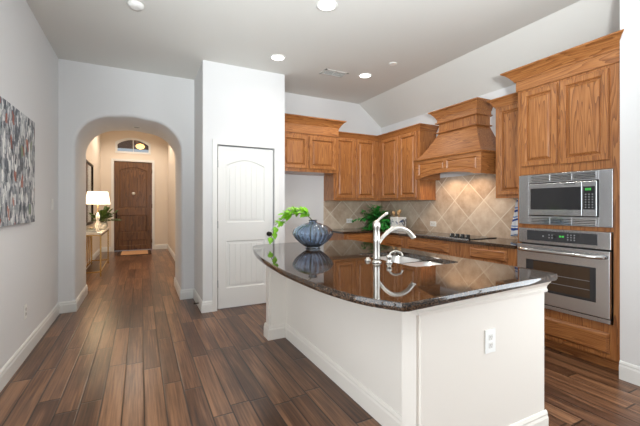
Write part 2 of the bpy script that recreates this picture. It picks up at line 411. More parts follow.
# ------------------------------------------------------------ room dimensions
ZC = 3.035; XL = -0.875; YA = 5.12; YB = 6.10; YK = 5.04; XR = 3.81
HX0, HX1, HY, HZ = -1.0, 0.715, 11.42, 3.62
YREAR = -3.6; XS = 3.165; YS = 1.29
ZW = 2.672

# ------------------------------------------------------------ structure
struct('floor', MB().box(-1.15, 3.95, YREAR - 0.1, 13.2, -0.1, 0), FLOOR, label='dark hand-scraped hardwood plank floor', cat='floor')
struct('ceiling', MB().box(XL - 0.12, 3.34, YREAR - 0.1, YA + 0.02, ZC, ZC + 0.12), CEIL, label='flat pale grey ceiling of the kitchen', cat='ceiling')
m = MB(); m.loft([[(3.34, y, ZC), (XR + 0.12, y, ZW - 0.093), (XR + 0.12, y, ZC + 0.12), (3.34, y, ZC + 0.12)] for y in (YREAR - 0.1, YK + 0.1)])
struct('ceiling_slope', m, CEIL, label='sloping ceiling band above the range wall', cat='ceiling')
def wall_with_added_window(x0, x1, ya, yb, wa, wb):  # side wall with an unseen opening added to let fill light in
    m = MB(); m.box(x0, x1, ya, wa, 0, ZC); m.box(x0, x1, wb, yb, 0, ZC); m.box(x0, x1, wa, wb, 0, 0.35); m.box(x0, x1, wa, wb, 2.55, ZC); return m
struct('wall_left', wall_with_added_window(XL - 0.12, XL, YREAR - 0.1, YA, -.3, 1.9), WALL)
struct('wall_right', MB().box(XR, XR + 0.14, YS, YK + 0.14, 0, 2.70), WALL)
struct('wall_stub', wall_with_added_window(XS, XS + 0.12, YREAR, YS, -1.4, .7).box(XS + 0.12, XR + 0.14, YS - .12, YS, 0, ZC - 0.001), WALL)
struct('wall_back', MB().box(1.71, XR, YK, YK + 0.14, 0, ZC), WALL)
# unseen rear wall of the living space; three tall window openings let light in
m = MB(); xs = [XL] + [v for w in WINX for v in w] + [XS]
for i in range(0, len(xs), 2): m.box(xs[i], xs[i + 1], YREAR - 0.1, YREAR, 0, ZC)
for a, b in WINX: m.box(a, b, YREAR - 0.1, YREAR, 0, 0.3); m.box(a, b, YREAR - 0.1, YREAR, 2.6, ZC)
struct('wall_rear', m, WALL)
for k, (a, b) in enumerate(WINX):
    F = FB(YREAR + 0.02); m = MB()
    for q in ((a - .06, a, .24, 2.66), (b, b + .06, .24, 2.66), (a, b, 2.6, 2.66), (a, b, .24, .3), (a, b, 1.55, 1.59)): m.box(q[0], q[1], YREAR, YREAR + 0.02, q[2], q[3])
    struct('window_%d' % (k + 2), m, TRIM)

for k, (x0, x1, wa, wb) in enumerate(((XL, XL + .02, -.3, 1.9), (XS - .02, XS, -1.4, .7))):  # frames around the added side openings, out of view
    m = MB()
    for q in ((wa - .06, wa, .29, 2.61), (wb, wb + .06, .29, 2.61), (wa, wb, 2.55, 2.61), (wa, wb, .29, .35), ((wa + wb) / 2 - .02, (wa + wb) / 2 + .02, .35, 2.55)): m.box(x0, x1, q[0], q[1], q[2], q[3])
    struct('window_%d' % (k + 5), m, TRIM)

# arched wall between kitchen and entry hall
def arch_profile():
    pts = [(-0.71, 0.0)]
    xl, xr, zs, zt = -0.71, 0.49, 2.02, 2.432
    r = 0.42
    for i in range(13):
        a = PI - (PI / 2) * i / 12; pts.append((xl + r + r * math.cos(a), zs + (zt - 0.02 - zs) * math.sin(a)))
    for i in range(1, 8):
        t = i / 8; x = xl + r + (xr - xl - 2 * r) * t; pts.append((x, zt - 0.02 + 0.02 * math.sin(PI * t)))
    for i in range(13):
        a = PI / 2 - (PI / 2) * i / 12; pts.append((xr - r + r * math.cos(a), zs + (zt - 0.02 - zs) * math.sin(a)))
    pts.append((xr, 0.0)); return pts
AP = arch_profile()
def arch_out(d):
    out = []
    for i, p in enumerate(AP):
        a = Vector(AP[max(i - 1, 0)]); b = Vector(AP[min(i + 1, len(AP) - 1)]); t = (b - a).normalized()
        nn = Vector((-t.y, t.x)); out.append((p[0] + nn.x * d, p[1] + nn.y * d))
    out[0] = (AP[0][0] - d, 0); out[-1] = (AP[-1][0] + d, 0)
    return out
m = MB(); rb = 0.035; seq = []
for k in range(5):
    a = k / 4 * PI / 2; seq.append((arch_out(rb * (1 - math.sin(a))), YA + rb * (1 - math.cos(a))))
for k in range(5):
    a = k / 4 * PI / 2; seq.append((arch_out(rb * (1 - math.cos(a))), YB - rb * (1 - math.sin(a))))
m.loft([[(x, y, z) for x, z in lp] for lp, y in seq], False, False, False, True)
for lp, y, x0, x1, zt in ((seq[0][0], YA, XL - 0.12, 0.78, ZC), (seq[-1][0], YB, HX0 - 0.1, 0.9, HZ)):
    outer = [(x0, 0)] + [(x0, zt)] + [(x, zt) for x, z in lp[1:-1]] + [(x1, zt), (x1, 0)]
    lp2 = list(lp)
    vo = [m.b.verts.new((x, y, z)) for x, z in ([(x0, 0)] + [(x0, zt)] + [(x1, zt), (x1, 0)])]
    vi = [m.b.verts.new((x, y, z)) for x, z in lp2]
    top = [m.b.verts.new((x, y, zt)) for x, z in lp2]
    m.b.faces.new((vo[0], vi[0], vi[1], top[1], vo[1]))
    for i in range(1, len(lp2) - 2): m.b.faces.new((vi[i], vi[i + 1], top[i + 1], top[i]))
    m.b.faces.new((vi[-2], vi[-1], vo[3], vo[2], top[-2]))
struct('wall_arch', m, WALL)
# pantry box
m = MB()
m.box(0.66, 0.76, 4.37, YA, 0, ZC); m.box(0.76, 0.828, 4.37, 4.47, 0, ZC); m.box(1.566, 1.71, 4.37, 4.47, 0, ZC)
m.box(0.828, 1.566, 4.37, 4.47, 2.035, ZC); m.box(1.61, 1.71, 4.47, YK + 0.14, 0, ZC)
struct('wall_pantry', m, WALL)
# hall shell
struct('wall_hall_left', MB().box(HX0 - 0.12, HX0, YB, HY + 0.14, 0, HZ), HALLW)
struct('wall_hall_right', MB().box(HX1, HX1 + 0.12, YB, HY + 0.14, 0, HZ), HALLW)
struct('ceiling_hall', MB().box(HX0 - 0.12, HX1 + 0.12, YB, HY + 0.14, HZ, HZ + 0.1), HALLW)
DX0, DX1, DZT = -0.685, 0.297, 2.56
TX0, TX1, TZ0, TZS, TZT = -0.60, 0.205, 2.83, 3.05, 3.20
def tr_arc(n=14, g=0.0):
    return [(TX0 - g + (TX1 - TX0 + 2 * g) * i / n, TZS + (TZT - TZS) * math.sin(PI * i / n) ** 0.8 + g) for i in range(n + 1)]
m = MB(); m.box(HX0, DX0, HY, HY + .14, 0, TZ0); m.box(DX1, HX1, HY, HY + .14, 0, TZ0); m.box(DX0, DX1, HY, HY + .14, DZT, TZ0)
m.box(HX0, TX0, HY, HY + .14, TZ0, HZ); m.box(TX1, HX1, HY, HY + .14, TZ0, HZ)
arc = tr_arc()
for (xa, za), (xb, zb) in zip(arc, arc[1:]):
    m.loft([[(xa, y, za), (xb, y, zb), (xb, y, HZ), (xa, y, HZ)] for y in (HY, HY + .14)])
struct('wall_hall_end', m, HALLW)
# transom window
w1 = thing('window_1', 'arched transom window over the front door', 'window', (-0.2, HY, TZ0)); w1['kind'] = 'structure'
m = MB(); ro = [(TX0 - .05, TZ0 - .04)] + tr_arc(14, .045) + [(TX1 + .05, TZ0 - .04)]; ri = [(TX0 + .005, TZ0 + .01)] + tr_arc(14, -.008) + [(TX1 - .005, TZ0 + .01)]
m.loft([[(x, HY + .02, z) for x, z in ri], [(x, HY - .02, z) for x, z in ri], [(x, HY - .02, z) for x, z in ro], [(x, HY - .001, z) for x, z in ro]], False, False)
m.box(-.205, -.19, HY + .01, HY + .04, TZ0, TZT)
obj('window_frame', m, TRIM, w1)
obj('pane', MB().loft([[(x, y, z) for x, z in [(TX0, TZ0)] + tr_arc(14, -.002) + [(TX1, TZ0)]] for y in (HY + .05, HY + .058)]), CLEARG, w1)
# porch outside the transom
m = MB(); m.box(-2.0, 1.8, HY + .16, HY + 2.6, 3.30, 3.4)
struct('ceiling_porch', m, plain('porch_wood_soffit', srgb(110, 74, 48), 0.7, var=0.2))
pl = thing('transom_glow', 'added warm glowing globe behind the arched transom', 'glowing globe', (-0.02, HY + .9, 3.30))  # added globe, stands in for the orange glow in the transom glass
obj('canopy', MB().lathe((-0.02, HY + .9, 3.26), [(.02, 0), (.07, .02), (.07, .04)], 16), DBRONZE, pl)
obj('stem', MB().lathe((-0.02, HY + .9, 3.22), [(.01, 0), (.01, .09)], 8), DBRONZE, pl)
obj('globe', MB().lathe((-0.02, HY + .9, 3.06), [(.02, 0), (.1, .03), (.13, .09), (.1, .14), (.03, .17)], 20), GLOWM, pl)

# baseboards
BBP = [(0, 0), (.016, 0), (.016, .095), (.011, .108), (.012, .118), (.006, .132), (0, .135)]
def bb(name, path, mat=TRIM, parent=None):
    m = sweep(MB(), path, BBP)
    return struct(name, m, mat, parent) if parent is None else obj(name, m, mat, parent)
bb('baseboard_left', [(XL, YREAR), (XL, YA), (-.71, YA), (-.71, YB)])
bb('baseboard_arch', [(.49, YB), (.49, YA), (.66, YA), (.66, 4.37), (.769, 4.37)])
bb('baseboard_pantry', [(1.625, 4.37), (1.71, 4.37), (1.71, YK), (2.6, YK)])
bb('baseboard_hall_left', [(HX0, YB), (HX0, HY), (-.75, HY)])
bb('baseboard_hall_right', [(.36, HY), (HX1, HY), (HX1, YB)])
bb('baseboard_right', [(XS, YS), (XS, YREAR)])

# ------------------------------------------------------------ doors
def panel_plate(m, F, outline, holes, nf, dep, back=0.0):
    """a slab whose front has sunk panels; outline/holes are (u,z) loops"""
    m.fill([outline] + holes, lambda a, b: F(a, nf, b))
    m.loft([[F(a, back, b) for a, b in outline], [F(a, nf, b) for a, b in outline]], True, False)
    for h in holes:
        c = (sum(p[0] for p in h) / len(h), sum(p[1] for p in h) / len(h))
        h2 = offset(h, .012) if area2(h) > 0 else offset(h, -.012)
        m.loft([[F(a, nf, b) for a, b in h], [F(a, nf - dep, b) for a, b in h2]], False, True)
def area2(p): return sum(p[i][0] * p[(i + 1) % len(p)][1] - p[(i + 1) % len(p)][0] * p[i][1] for i in range(len(p)))
def arch_loop(u0, u1, z0, zs, rise, n=10):
    return [(u0, z0), (u1, z0)] + [(u1 - (u1 - u0) * i / n, zs + rise * math.sin(PI * i / n)) for i in range(n + 1)]
def rect(u0, u1, z0, z1): return [(u0, z0), (u1, z0), (u1, z1), (u0, z1)]
def planks(m, F, u0, u1, z0, zs, rise, n, nb, nt, gap=.002):
    w = (u1 - u0) / n
    top = lambda u: zs + rise * math.sin(PI * max(0, min(1, (u - u0) / (u1 - u0))))
    for k in range(n):
        a, b = u0 + w * k + gap, u0 + w * (k + 1) - gap
        us = [b - (b - a) * i / 3 for i in range(4)]
        lp = [(a, z0), (b, z0)] + [(u, top(u)) for u in us]
        lo = offset(lp, -.003)
        m.loft([[F(p, nb, q) for p, q in lo], [F(p, nt, q) for p, q in lp]])
# pantry door
dn = thing('door_1', 'white two-panel arch-top pantry door', 'door', (1.2, 4.39, 0)); dn['kind'] = 'structure'
F = FB(4.395)
m = MB(); panel_plate(m, F, rect(.842, 1.552, .012, 2.02), [arch_loop(.945, 1.44, 1.075, 1.79, .075), arch_loop(.945, 1.44, .255, .845, 0)], .0, .012, -.035)
obj('door_slab', m, TRIM, dn)
m = MB(); planks(m, F, .985, 1.40, 1.115, 1.755, .06, 6, -.0105, -.004); planks(m, F, .985, 1.40, .295, .805, 0, 6, -.0105, -.004)
obj('door_panels', m, TRIM, dn)
kb = obj('door_knob', MB().lathe((1.495, 4.395, .915), [(.03, 0), (.03, -.006), (.012, -.01), (.012, -.03), (.026, -.042), (.03, -.055), (.02, -.068)], 20, axis='y'), DBRONZE, dn, label='dark bronze round knob')
for z in (.32, 1.05, 1.80): obj('hinge', MB().box(.832, .845, 4.384, 4.396, z - .045, z + .045, .003), GREYK, dn)
def casing(name, F, u0, u1, zt, w=.065, mat=TRIM, outer=0.02):
    m = MB()
    prof = [(0, 0), (0, outer * .6), (w * .3, outer * .75), (w * .7, outer * .9), (w, outer), (w, 0)]
    loops = []
    for o, n_ in prof:
        loops.append([(u0 - o, n_, 0), (u0 - o, n_, zt + o), (u1 + o, n_, zt + o), (u1 + o, n_, 0)])
    m.loft([[F(*p) for p in lp] for lp in loops] + [[F(*p) for p in loops[0]]], False, False, False)
    return struct(name, m, mat)
casing('trim_1', FB(4.37), .828, 1.566, 2.035, .058)
obj('door_stop', MB().tube([(.655, 4.60, .06), (.60, 4.60, .06)], .006, 8).lathe((.60, 4.60, .06), [(.012, 0), (.012, -.015)], 10, axis='x'), DBRONZE, None, (.66, 4.60, .06))
tag(bpy.data.objects['door_stop'], 'small dark door stop on the baseboard left of the pantry door', 'door stop')
# front door
dn = thing('door_2', 'dark walnut front door with arched plank panel at the end of the hall', 'door', (-.2, HY + .03, 0)); dn['kind'] = 'structure'
F = FB(HY + .03)
m = MB(); panel_plate(m, F, rect(DX0 + .008, DX1 - .008, .012, DZT - .008), [arch_loop(-.545, .157, 1.22, 2.30, .1), arch_loop(-.545, .157, .52, 1.02, 0), arch_loop(-.545, .157, .14, .30, 0)], .0, .02, -.045)
obj('door_slab', m, DZ, dn)
m = MB(); planks(m, F, -.50, .112, 1.27, 2.24, .08, 6, -.0195, -.006, .012); planks(m, F, -.50, .112, .57, .98, 0, 6, -.0195, -.006, .012)
obj('door_panels', m, DZ, dn)
obj('door_knocker', MB().lathe((-.19, HY + .03, 1.64), [(.035, .0), (.045, -.01), (.03, -.035), (.012, -.045)], 16, axis='y'), CERAM, dn, label='pale round door viewer')
obj('lever_handle', MB().box(-.64, -.60, HY + .005, HY + .03, .92, 1.16, .005).tube([(-.62, HY + .01, 1.0), (-.62, HY - .03, 1.0), (-.54, HY - .03, 1.0)], .01, 8), DBRONZE, dn)
for z in (.25, 1.28, 2.3): obj('hinge', MB().box(.286, .297, HY + .018, HY + .03, z - .06, z + .06), DBRONZE, dn)
casing('trim_2', FB(HY), DX0, DX1, DZT, .06)

# ------------------------------------------------------------ kitchen backsplash
struct('backsplash_side', MB().box(XR - .01, XR, 2.115, YK - .01, .902, 1.372).box(XR - .01, XR, 2.56, 3.735, 1.372, 1.68), TILEY, label='diagonal beige stone tile backsplash behind the cooktop', cat='backsplash')
struct('backsplash_back', MB().box(2.65, XR - .01, YK - .01, YK, .902, 1.364), TILEX, label='diagonal beige stone tile backsplash on the back wall', cat='backsplash')

# ------------------------------------------------------------ cabinets
def cab_door(F, u0, u1, z0, z1, parent, matd=OZ, name='door', st=.052, t=.023, arch=False):
    """raised-panel door: stile-and-rail frame (part) with its raised panel (sub-part)"""
    if u0 > u1: u0, u1 = u1, u0
    m = MB(); R = lambda i, n: [F(a, n, b) for a, b in rect(u0 + i, u1 - i, z0 + i, z1 - i)]
    m.loft([R(0, .0), R(0, t - .005), R(.005, t), R(st - .010, t), R(st - .004, t - .006), R(st, t - .016), R(st, .001)], True, True)
    d = obj(name, m, matd, parent)
    m = MB(); m.loft([R(st - .0005, .001), R(st - .0005, .003), R(st + .008, .003), R(st + .011, .009), R(st + .024, t - .004), R(st + .026, t - .002)], True, True)
    obj('door_panel' if name == 'door' else 'drawer_panel', m, matd, d)
    return d
def drawer(F, u0, u1, z0, z1, parent, mat):
    if u0 > u1: u0, u1 = u1, u0
    m = MB(); R = lambda i, n: [F(a, n, b) for a, b in rect(u0 + i, u1 - i, z0 + i, z1 - i)]
    m.loft([R(0, .0), R(0, .006), R(.004, .010), R(.016, .022), R(.018, .0225)], True, True)
    return obj('drawer', m, mat, parent)
CROWN = [(0, 0), (.012, 0), (.012, .01), (.022, .02), (.040, .045), (.07, .075), (.092, .085), (.10, .09), (.10, .10), (0, .10)]
def crown_prof(z0, k=1.0, out=1.0, base=0.0): return [(base + o * out if o else 0, z0 + z * k) for o, z in CROWN]
# cabinet over the fridge niche
c = thing('fridge_cabinet', 'oak cabinet with two short doors hanging over the empty fridge niche', 'cabinet', (2.17, YK, 1.77))
obj('body', MB().box(1.712, 2.63, 4.55, YK - .001, 1.77, 2.40, .002), OZ, c)
F = FB(4.55)
cab_door(F, 1.735, 2.124, 1.815, 2.28, c); cab_door(F, 2.155, 2.59, 1.815, 2.28, c)
obj('frieze', MB().box(1.712, 2.642, 4.535, YK - .001, 2.315, 2.43, .002), OX, c)
obj('crown', sweep(MB(), [(1.712, 4.54), (2.637, 4.54), (2.637, YK - .002)], crown_prof(2.43, 1.15, .9, 0)), OX, c)
# upper cabinets
c = thing('upper_cabinet', 'oak two-door wall cabinet on the back wall left of the corner', 'cabinet', (3.0, YK, 1.365), 'wall cabinets along the range corner')
obj('body', MB().box(2.652, 3.498, 4.71, YK - .001, 1.365, 2.40, .002), OZ, c)
cab_door(FB(4.71), 2.685, 3.028, 1.40, 2.345, c); cab_door(FB(4.71), 3.064, 3.415, 1.40, 2.345, c)
c = thing('upper_cabinet', 'oak two-door wall cabinet between the corner and the range hood', 'cabinet', (XR, 4.2, 1.365), 'wall cabinets along the range corner')
obj('body', MB().box(3.50, XR - .001, 3.735, YK - .012, 1.365, 2.40, .002), OZ, c)
cab_door(FR(3.50), 3.79, 4.155, 1.40, 2.345, c); cab_door(FR(3.50), 4.20, 4.60, 1.40, 2.345, c)
o = obj('crown_molding', sweep(MB(), [(2.652, 4.708), (3.498, 4.708), (3.498, 3.733), (XR - .002, 3.733)], crown_prof(2.345, .84, .62)), OX, None, (3.5, 4.7, 2.36))
tag(o, 'oak crown molding wrapping the corner wall cabinets left of the hood', 'molding')
c = thing('upper_cabinet', 'narrow oak wall cabinet between the range hood and the oven tower', 'cabinet', (XR, 2.33, 1.365), 'wall cabinets along the range corner')
obj('body', MB().box(3.50, XR - .001, 2.113, 2.555, 1.365, 2.38, .002), OZ, c)
cab_door(FR(3.50), 2.15, 2.515, 1.40, 2.345, c)
obj('crown', sweep(MB(), [(XR - .002, 2.557), (3.498, 2.557), (3.498, 2.126)], crown_prof(2.362, .9, .62)), OY, c)

# oven tower
c = thing('oven_tower_cabinet', 'tall oak tower cabinet holding the microwave and wall oven', 'cabinet', (3.5, 1.7, 0))
m = MB(); m.box(3.215, 3.255, 1.295, 1.35, .1, 2.40); m.box(3.215, 3.255, 2.085, 2.111, .1, 2.40)
for z0, z1 in ((.1, .137), (.30, .366), (1.079, 1.112), (1.57, 1.66), (2.32, 2.40)): m.box(3.215, 3.255, 1.35, 2.085, z0, z1)
m.box(3.216, 3.255, 1.35, 2.085, 1.62, 2.36); m.box(3.215, 3.255, 1.35, 2.085, .137, .30)
m.box(3.255, XR - .001, 1.293, 1.312, 0.1, 2.40); m.box(3.255, XR - .001, 2.093, 2.111, 0.1, 2.40); m.box(XR - .02, XR - .001, 1.312, 2.093, .1, 2.40)
m.box(3.255, XR - .02, 1.312, 2.093, 2.38, 2.40); m.box(3.255, XR - .02, 1.312, 2.093, 1.575, 1.60); m.box(3.255, XR - .02, 1.312, 2.093, 1.08, 1.10); m.box(3.255, XR - .02, 1.312, 2.093, .34, .36); m.box(3.255, XR - .02, 1.312, 2.093, .1, .12)
obj('body', m, OZ, c)
obj('toe_kick', MB().box(3.285, XR - .001, 1.297, 2.111, 0, .1), OY, c)
F = FR(3.215)
cab_door(F, 1.376, 1.724, 1.637, 2.343, c); cab_door(F, 1.752, 2.064, 1.647, 2.343, c)
drawer(F, 1.375, 2.06, .137, .298, c, OY)
obj('frieze', MB().box(3.20, XR - .001, 1.295, 2.122, 2.368, 2.465, .002), OY, c)
obj('crown', sweep(MB(), [(XR - .002, 2.125), (3.20, 2.125), (3.20, 1.2925)], crown_prof(2.463, .98, .95)), OY, c); m = MB()
pr_ = [(max(0.0, o_ - .0355), z_) for o_, z_ in crown_prof(2.463, .98, .95)]
m.loft([[(3.1645 - o_, 1.2925, z_) for o_, z_ in pr_], [(3.1645 - o_, 1.2915 - o_ * .85, z_) for o_, z_ in pr_]]); obj('crown_return', m, OY, c)

# base cabinets
TOE = .1
c = thing('base_cabinet', 'oak base cabinet on the back wall left of the corner', 'cabinet', (2.95, 4.75, 0), 'base cabinets under the granite counter')
obj('body', MB().box(2.665, 3.198, 4.42, YK - .011, TOE, .868, .002), OZ, c)
obj('toe_kick', MB().box(2.67, 3.198, 4.48, YK - .02, 0, TOE), OX, c)
F = FB(4.42); drawer(F, 2.72, 3.15, .715, .85, c, OX); cab_door(F, 2.72, 3.15, .14, .69, c)
def base_unit(y0, y1, label, dr, doors=1):
    c = thing('base_cabinet', label, 'cabinet', (3.5, (y0 + y1) / 2, 0), 'base cabinets under the granite counter')
    obj('body', MB().box(3.20, XR - .011, y0, y1, TOE, .868, .002), OZ, c)
    obj('toe_kick', MB().box(3.26, XR - .02, y0 + .001, y1 - .001, 0, TOE), OY, c)
    F = FR(3.20); drawer(F, dr[0], dr[1], .725, .838, c, OY)
    w = (dr[1] - dr[0]) / doors
    for k in range(doors): cab_door(F, dr[0] + w * k + (.005 if k else 0), dr[0] + w * (k + 1) - (.005 if k < doors - 1 else 0), .14, .70, c)
base_unit(3.685, 4.40, 'oak base cabinet at the inner corner, behind the faucet', (3.743, 4.10), 1)
base_unit(2.79, 3.68, 'wide oak base cabinet directly under the cooktop', (2.935, 3.625), 2)
base_unit(2.113, 2.785, 'oak base cabinet between the cooktop and the oven tower', (2.213, 2.64), 1)
# back counter, L-shaped
m = MB(); zt = .902
o1 = [(2.63, YK - .011), (2.63, 4.39), (3.17, 4.39), (3.17, 2.114), (XR - .011, 2.114), (XR - .011, YK - .011)]
lv = lambda d, z: [(x, y, z) for x, y in offset(o1, d)]
m.loft([lv(.004, .87), lv(0, .874), lv(0, zt - .005), lv(.005, zt)])
o = obj('l_shaped_countertop', m, GRAN, None, (3.4, 4.0, .87)); tag(o, 'dark polished granite counter running around the corner under the backsplash', 'countertop')
o.name = 'granite_countertop'

# ------------------------------------------------------------ range hood
c = thing('range_hood', 'oak chimney range hood with flared crown and arched apron over the cooktop', 'range hood', (XR, 3.15, 1.65))
y0, y1, yc = 2.63, 3.67, 3.15; xf = 3.357
F = FR(xf + .02)
def bot(u): return 1.645 + .055 * max(0, math.sin(PI * (u - (y0 + .07)) / (y1 - y0 - .14))) ** .8 if y0 + .07 < u < y1 - .07 else 1.645
us = [y0 + (y1 - y0) * i / 24 for i in range(25)]
outl = [(u, bot(u)) for u in us] + [(y1, 1.885), (y0, 1.885)]
def hp(a, b):
    k = [a + (b - a) * i / 8 for i in range(9)]
    return [(u, bot(u) + .045) for u in k] + [(b, 1.845), (a, 1.845)]
m = MB(); panel_plate(m, F, outl, [hp(y0 + .06, yc - .025), hp(yc + .025, y1 - .06)], .02, .012, 0)
obj('apron', m, OY, c)
m = MB()
for a, b in ((y0 + .085, yc - .05), (yc + .05, y1 - .085)):
    h = hp(a, b); h = [(u, z + (.02 if i < 9 else -.022)) for i, (u, z) in enumerate(h)]
    m.loft([[F(u, .0075, z) for u, z in offset(h, -.012)], [F(u, .016, z) for u, z in h]])
obj('apron_panel', m, OY, c)
obj('side_panels', MB().box(xf + .021, XR - .012, y0, y0 + .02, 1.645, 1.885).box(xf + .021, XR - .012, y1 - .02, y1, 1.645, 1.885).box(xf + .021, XR - .012, y0 + .02, y1 - .02, 1.865, 1.885), OX, c)
sq = lambda x, a, b, z: [(x, a, z), (XR - .002, a, z), (XR - .002, b, z), (x, b, z)]
m = MB(); m.loft([sq(xf - .012, y0 - .012, y1 + .012, 1.886), sq(xf - .022, y0 - .022, y1 + .022, 1.896), sq(xf - .022, y0 - .022, y1 + .022, 1.906), sq(xf - .005, y0 - .005, y1 + .005, 1.914)])
obj('ledge_molding', m, OY, c)
m = MB(); lo = []
for i in range(9):
    t = i / 8; e = t ** .82
    lo.append(sq(xf + .01 + (3.56 - xf - .01) * e, y0 + .01 + (2.855 - y0 - .01) * e, y1 - .01 - (y1 - .01 - 3.445) * e, 1.914 + (2.245 - 1.914) * t))
m.loft(lo, True, True); obj('hood_body', m, OY, c)
m = MB(); m.loft([sq(3.555, 2.85, 3.45, 2.246), sq(3.53, 2.825, 3.475, 2.252), sq(3.53, 2.825, 3.475, 2.264), sq(3.555, 2.85, 3.45, 2.268)]); obj('neck_molding', m, OY, c)
for a, b in ((2.855, 3.05), (3.052, 3.25), (3.252, 3.445)): pass
obj('chimney', MB().box(3.56, XR - .002, 2.855, 3.445, 2.268, 2.37, .001), OZ, c)
m = MB(); m.loft([sq(3.552, 2.847, 3.453, 2.37), sq(3.525, 2.82, 3.48, 2.378), sq(3.525, 2.82, 3.48, 2.39), sq(3.545, 2.84, 3.46, 2.394), sq(3.545, 2.84, 3.46, 2.44)]); obj('crown_frieze', m, OY, c)
m = MB(); m.loft([sq(3.545, 2.84, 3.46, 2.44)] + [sq(3.545 - o * .75, 2.84 - o * .7, 3.46 + o * .95, 2.44 + z * 1.05) for o, z in CROWN[1:-1]]); obj('crown', m, OY, c)
m = MB(); m.box(3.40, 3.78, 2.67, 3.63, 1.775, 1.795); obj('vent_insert', m, STEEL, c)
obj('hood_lamp', MB().lathe((3.55, 3.0, 1.765), [(.035, 0), (.035, .01)], 16), plain('hood_bulb', (1, 1, 1, 1), .5, emit=(1, .75, .5, 1), estr=8), c)

# ------------------------------------------------------------ cooktop
c = thing('cooktop', 'black glass cooktop with a row of black knobs, set in the counter', 'cooktop', (3.47, 3.12, .903))
obj('glass_top', MB().box(3.24, 3.72, 2.70, 3.56, .903, .911, .003), BLACKG, c)
obj('trim_strip', MB().box(3.232, 3.24, 2.695, 3.565, .903, .912), STEEL, c)
for k in range(4):
    y = 2.76 + k * .075
    kn = obj('knob', MB().lathe((3.30, y, .911), [(.028, 0), (.03, .004), (.025, .012), (.026, .04), (.021, .045)], 18), BLACK, c)
    obj('knob_pointer', MB().box(3.272, 3.2755, y - .002, y + .002, .93, .954), WPLAS, kn)
for x, y, r in ((3.42, 3.42, .07), (3.62, 3.40, .09), (3.40, 3.15, .08), (3.62, 2.92, .10)):
    obj('burner_ring', MB().lathe((x, y, .9112), [(r, 0), (r, .0004), (r - .004, .0004), (r - .004, 0)], 32, cap=False), GREYK, c)

# ------------------------------------------------------------ microwave
c = thing('microwave', 'built-in stainless microwave with vented trim kit above the wall oven', 'microwave', (3.2, 1.715, 1.115))
F = FR(3.215)
Y0, Y1, Z0, Z1 = 1.347, 2.086, 1.115, 1.563
iy0, iy1, iz0, iz1 = 1.437, 1.992, 1.19, 1.488
m = MB(); m.fbox(F, Y0, iy0, .001, .022, Z0, Z1, .002); m.fbox(F, iy1, Y1, .001, .022, Z0, Z1, .002); m.fbox(F, iy0, iy1, .001, .022, Z0, iz0, .001); m.fbox(F, iy0, iy1, .001, .022, iz1, Z1, .001)
tk = obj('trim_kit', m, STEEL, c)
for zc in (1.150, 1.5265):
    for a, b in ((1.458, 1.616), (1.634, 1.794), (1.81, 1.969)):
        m = MB(); m.fbox(F, a, b, .0222, .0225, zc - .026, zc + .026)
        g = obj('vent_recess', m, SLOTD, tk)
        m = MB()
        for k in range(4):
            z = zc - .0225 + k * .0135; m.fbox(F, a, b, .0226, .0262, z, z + .0092)
        m.fbox(F, a - .003, a, .0222, .0262, zc - .027, zc + .027); m.fbox(F, b, b + .003, .0222, .0262, zc - .027, zc + .027)
        obj('vent_slats', m, STEELD, tk)
obj('inner_gap', MB().fbox(F, iy0, iy1, -.25, .004, iz0, iz1), BLACK, c)
d = obj('door', MB().fbox(F, 1.549, iy1 - .008, .004, .034, iz0 + .008, iz1 - .008, .004), STEEL, c)
obj('window', MB().fbox(F, 1.556, 1.967, .0342, .037, 1.248, 1.438, .001), BLACKG, d)
m = MB(); m.fbox(F, 1.60, 1.68, .0343, .0352, 1.462, 1.468); obj('badge', m, DARKG, d)
p = obj('control_panel', MB().fbox(F, iy0 + .008, 1.545, .004, .034, iz0 + .008, iz1 - .008, .004), STEEL, c)
pg = obj('keypad', MB().fbox(F, 1.456, 1.540, .0342, .037, 1.252, 1.438, .001), BLACKG, p) if False else None
obj('keypad_glass', MB().fbox(F, 1.456, 1.540, .0342, .037, 1.252, 1.438, .001), BLACKG, p)
m = MB()
for a in (1.484, 1.494, 1.506, 1.516): m.fbox(F, a, a + .007, .0371, .0376, 1.406, 1.424)
obj('clock_display', m, GREEN, p)
m = MB()
for r in range(6):
    for q in range(3): m.fbox(F, 1.468 + q * .024, 1.478 + q * .024, .0371, .0378, 1.265 + r * .021, 1.273 + r * .021)
obj('keypad', m, GREYK, p)

# ------------------------------------------------------------ wall oven
c = thing('wall_oven', 'stainless built-in wall oven with bar handle below the microwave', 'oven', (3.2, 1.715, .37))
obj('carcass', MB().fbox(F, 1.37, 2.07, -.5, .0, .39, 1.06), BLACK, c)
p = obj('control_panel', MB().fbox(F, 1.355, 2.084, .001, .03, .942, 1.076, .004), STEEL, c)
obj('display_glass', MB().fbox(F, 1.443, 2.002, .0302, .033, .969, 1.058, .001), DARKG, p)
m = MB()
for a in (1.685, 1.694, 1.706, 1.715): m.fbox(F, a, a + .007, .0331, .0336, 1.012, 1.026)
obj('clock_display', m, GREEN, p)
m = MB(); m.b.free(); m = MB()
for a in (1.60, 1.625, 1.65):
    for z in (.992, 1.012, 1.032): m.fbox(F, a, a + .01, .0331, .0336, z, z + .008)
obj('keypad', m, GREYK, p); m = MB()
for a in (1.775, 1.80):
    for z in (.998, 1.022): m.fbox(F, a, a + .01, .0331, .0336, z, z + .008)
obj('keypad', m, GREYK, p)
obj('start_key', MB().fbox(F, 1.85, 1.862, .0331, .0336, 1.006, 1.018), GREYK, p)
m = MB(); m.lathe((3.182, 1.76, 1.018), [(.016, 0), (.017, -.004), (.012, -.008)], 16, axis='x'); obj('dial', m, BLACK, p)
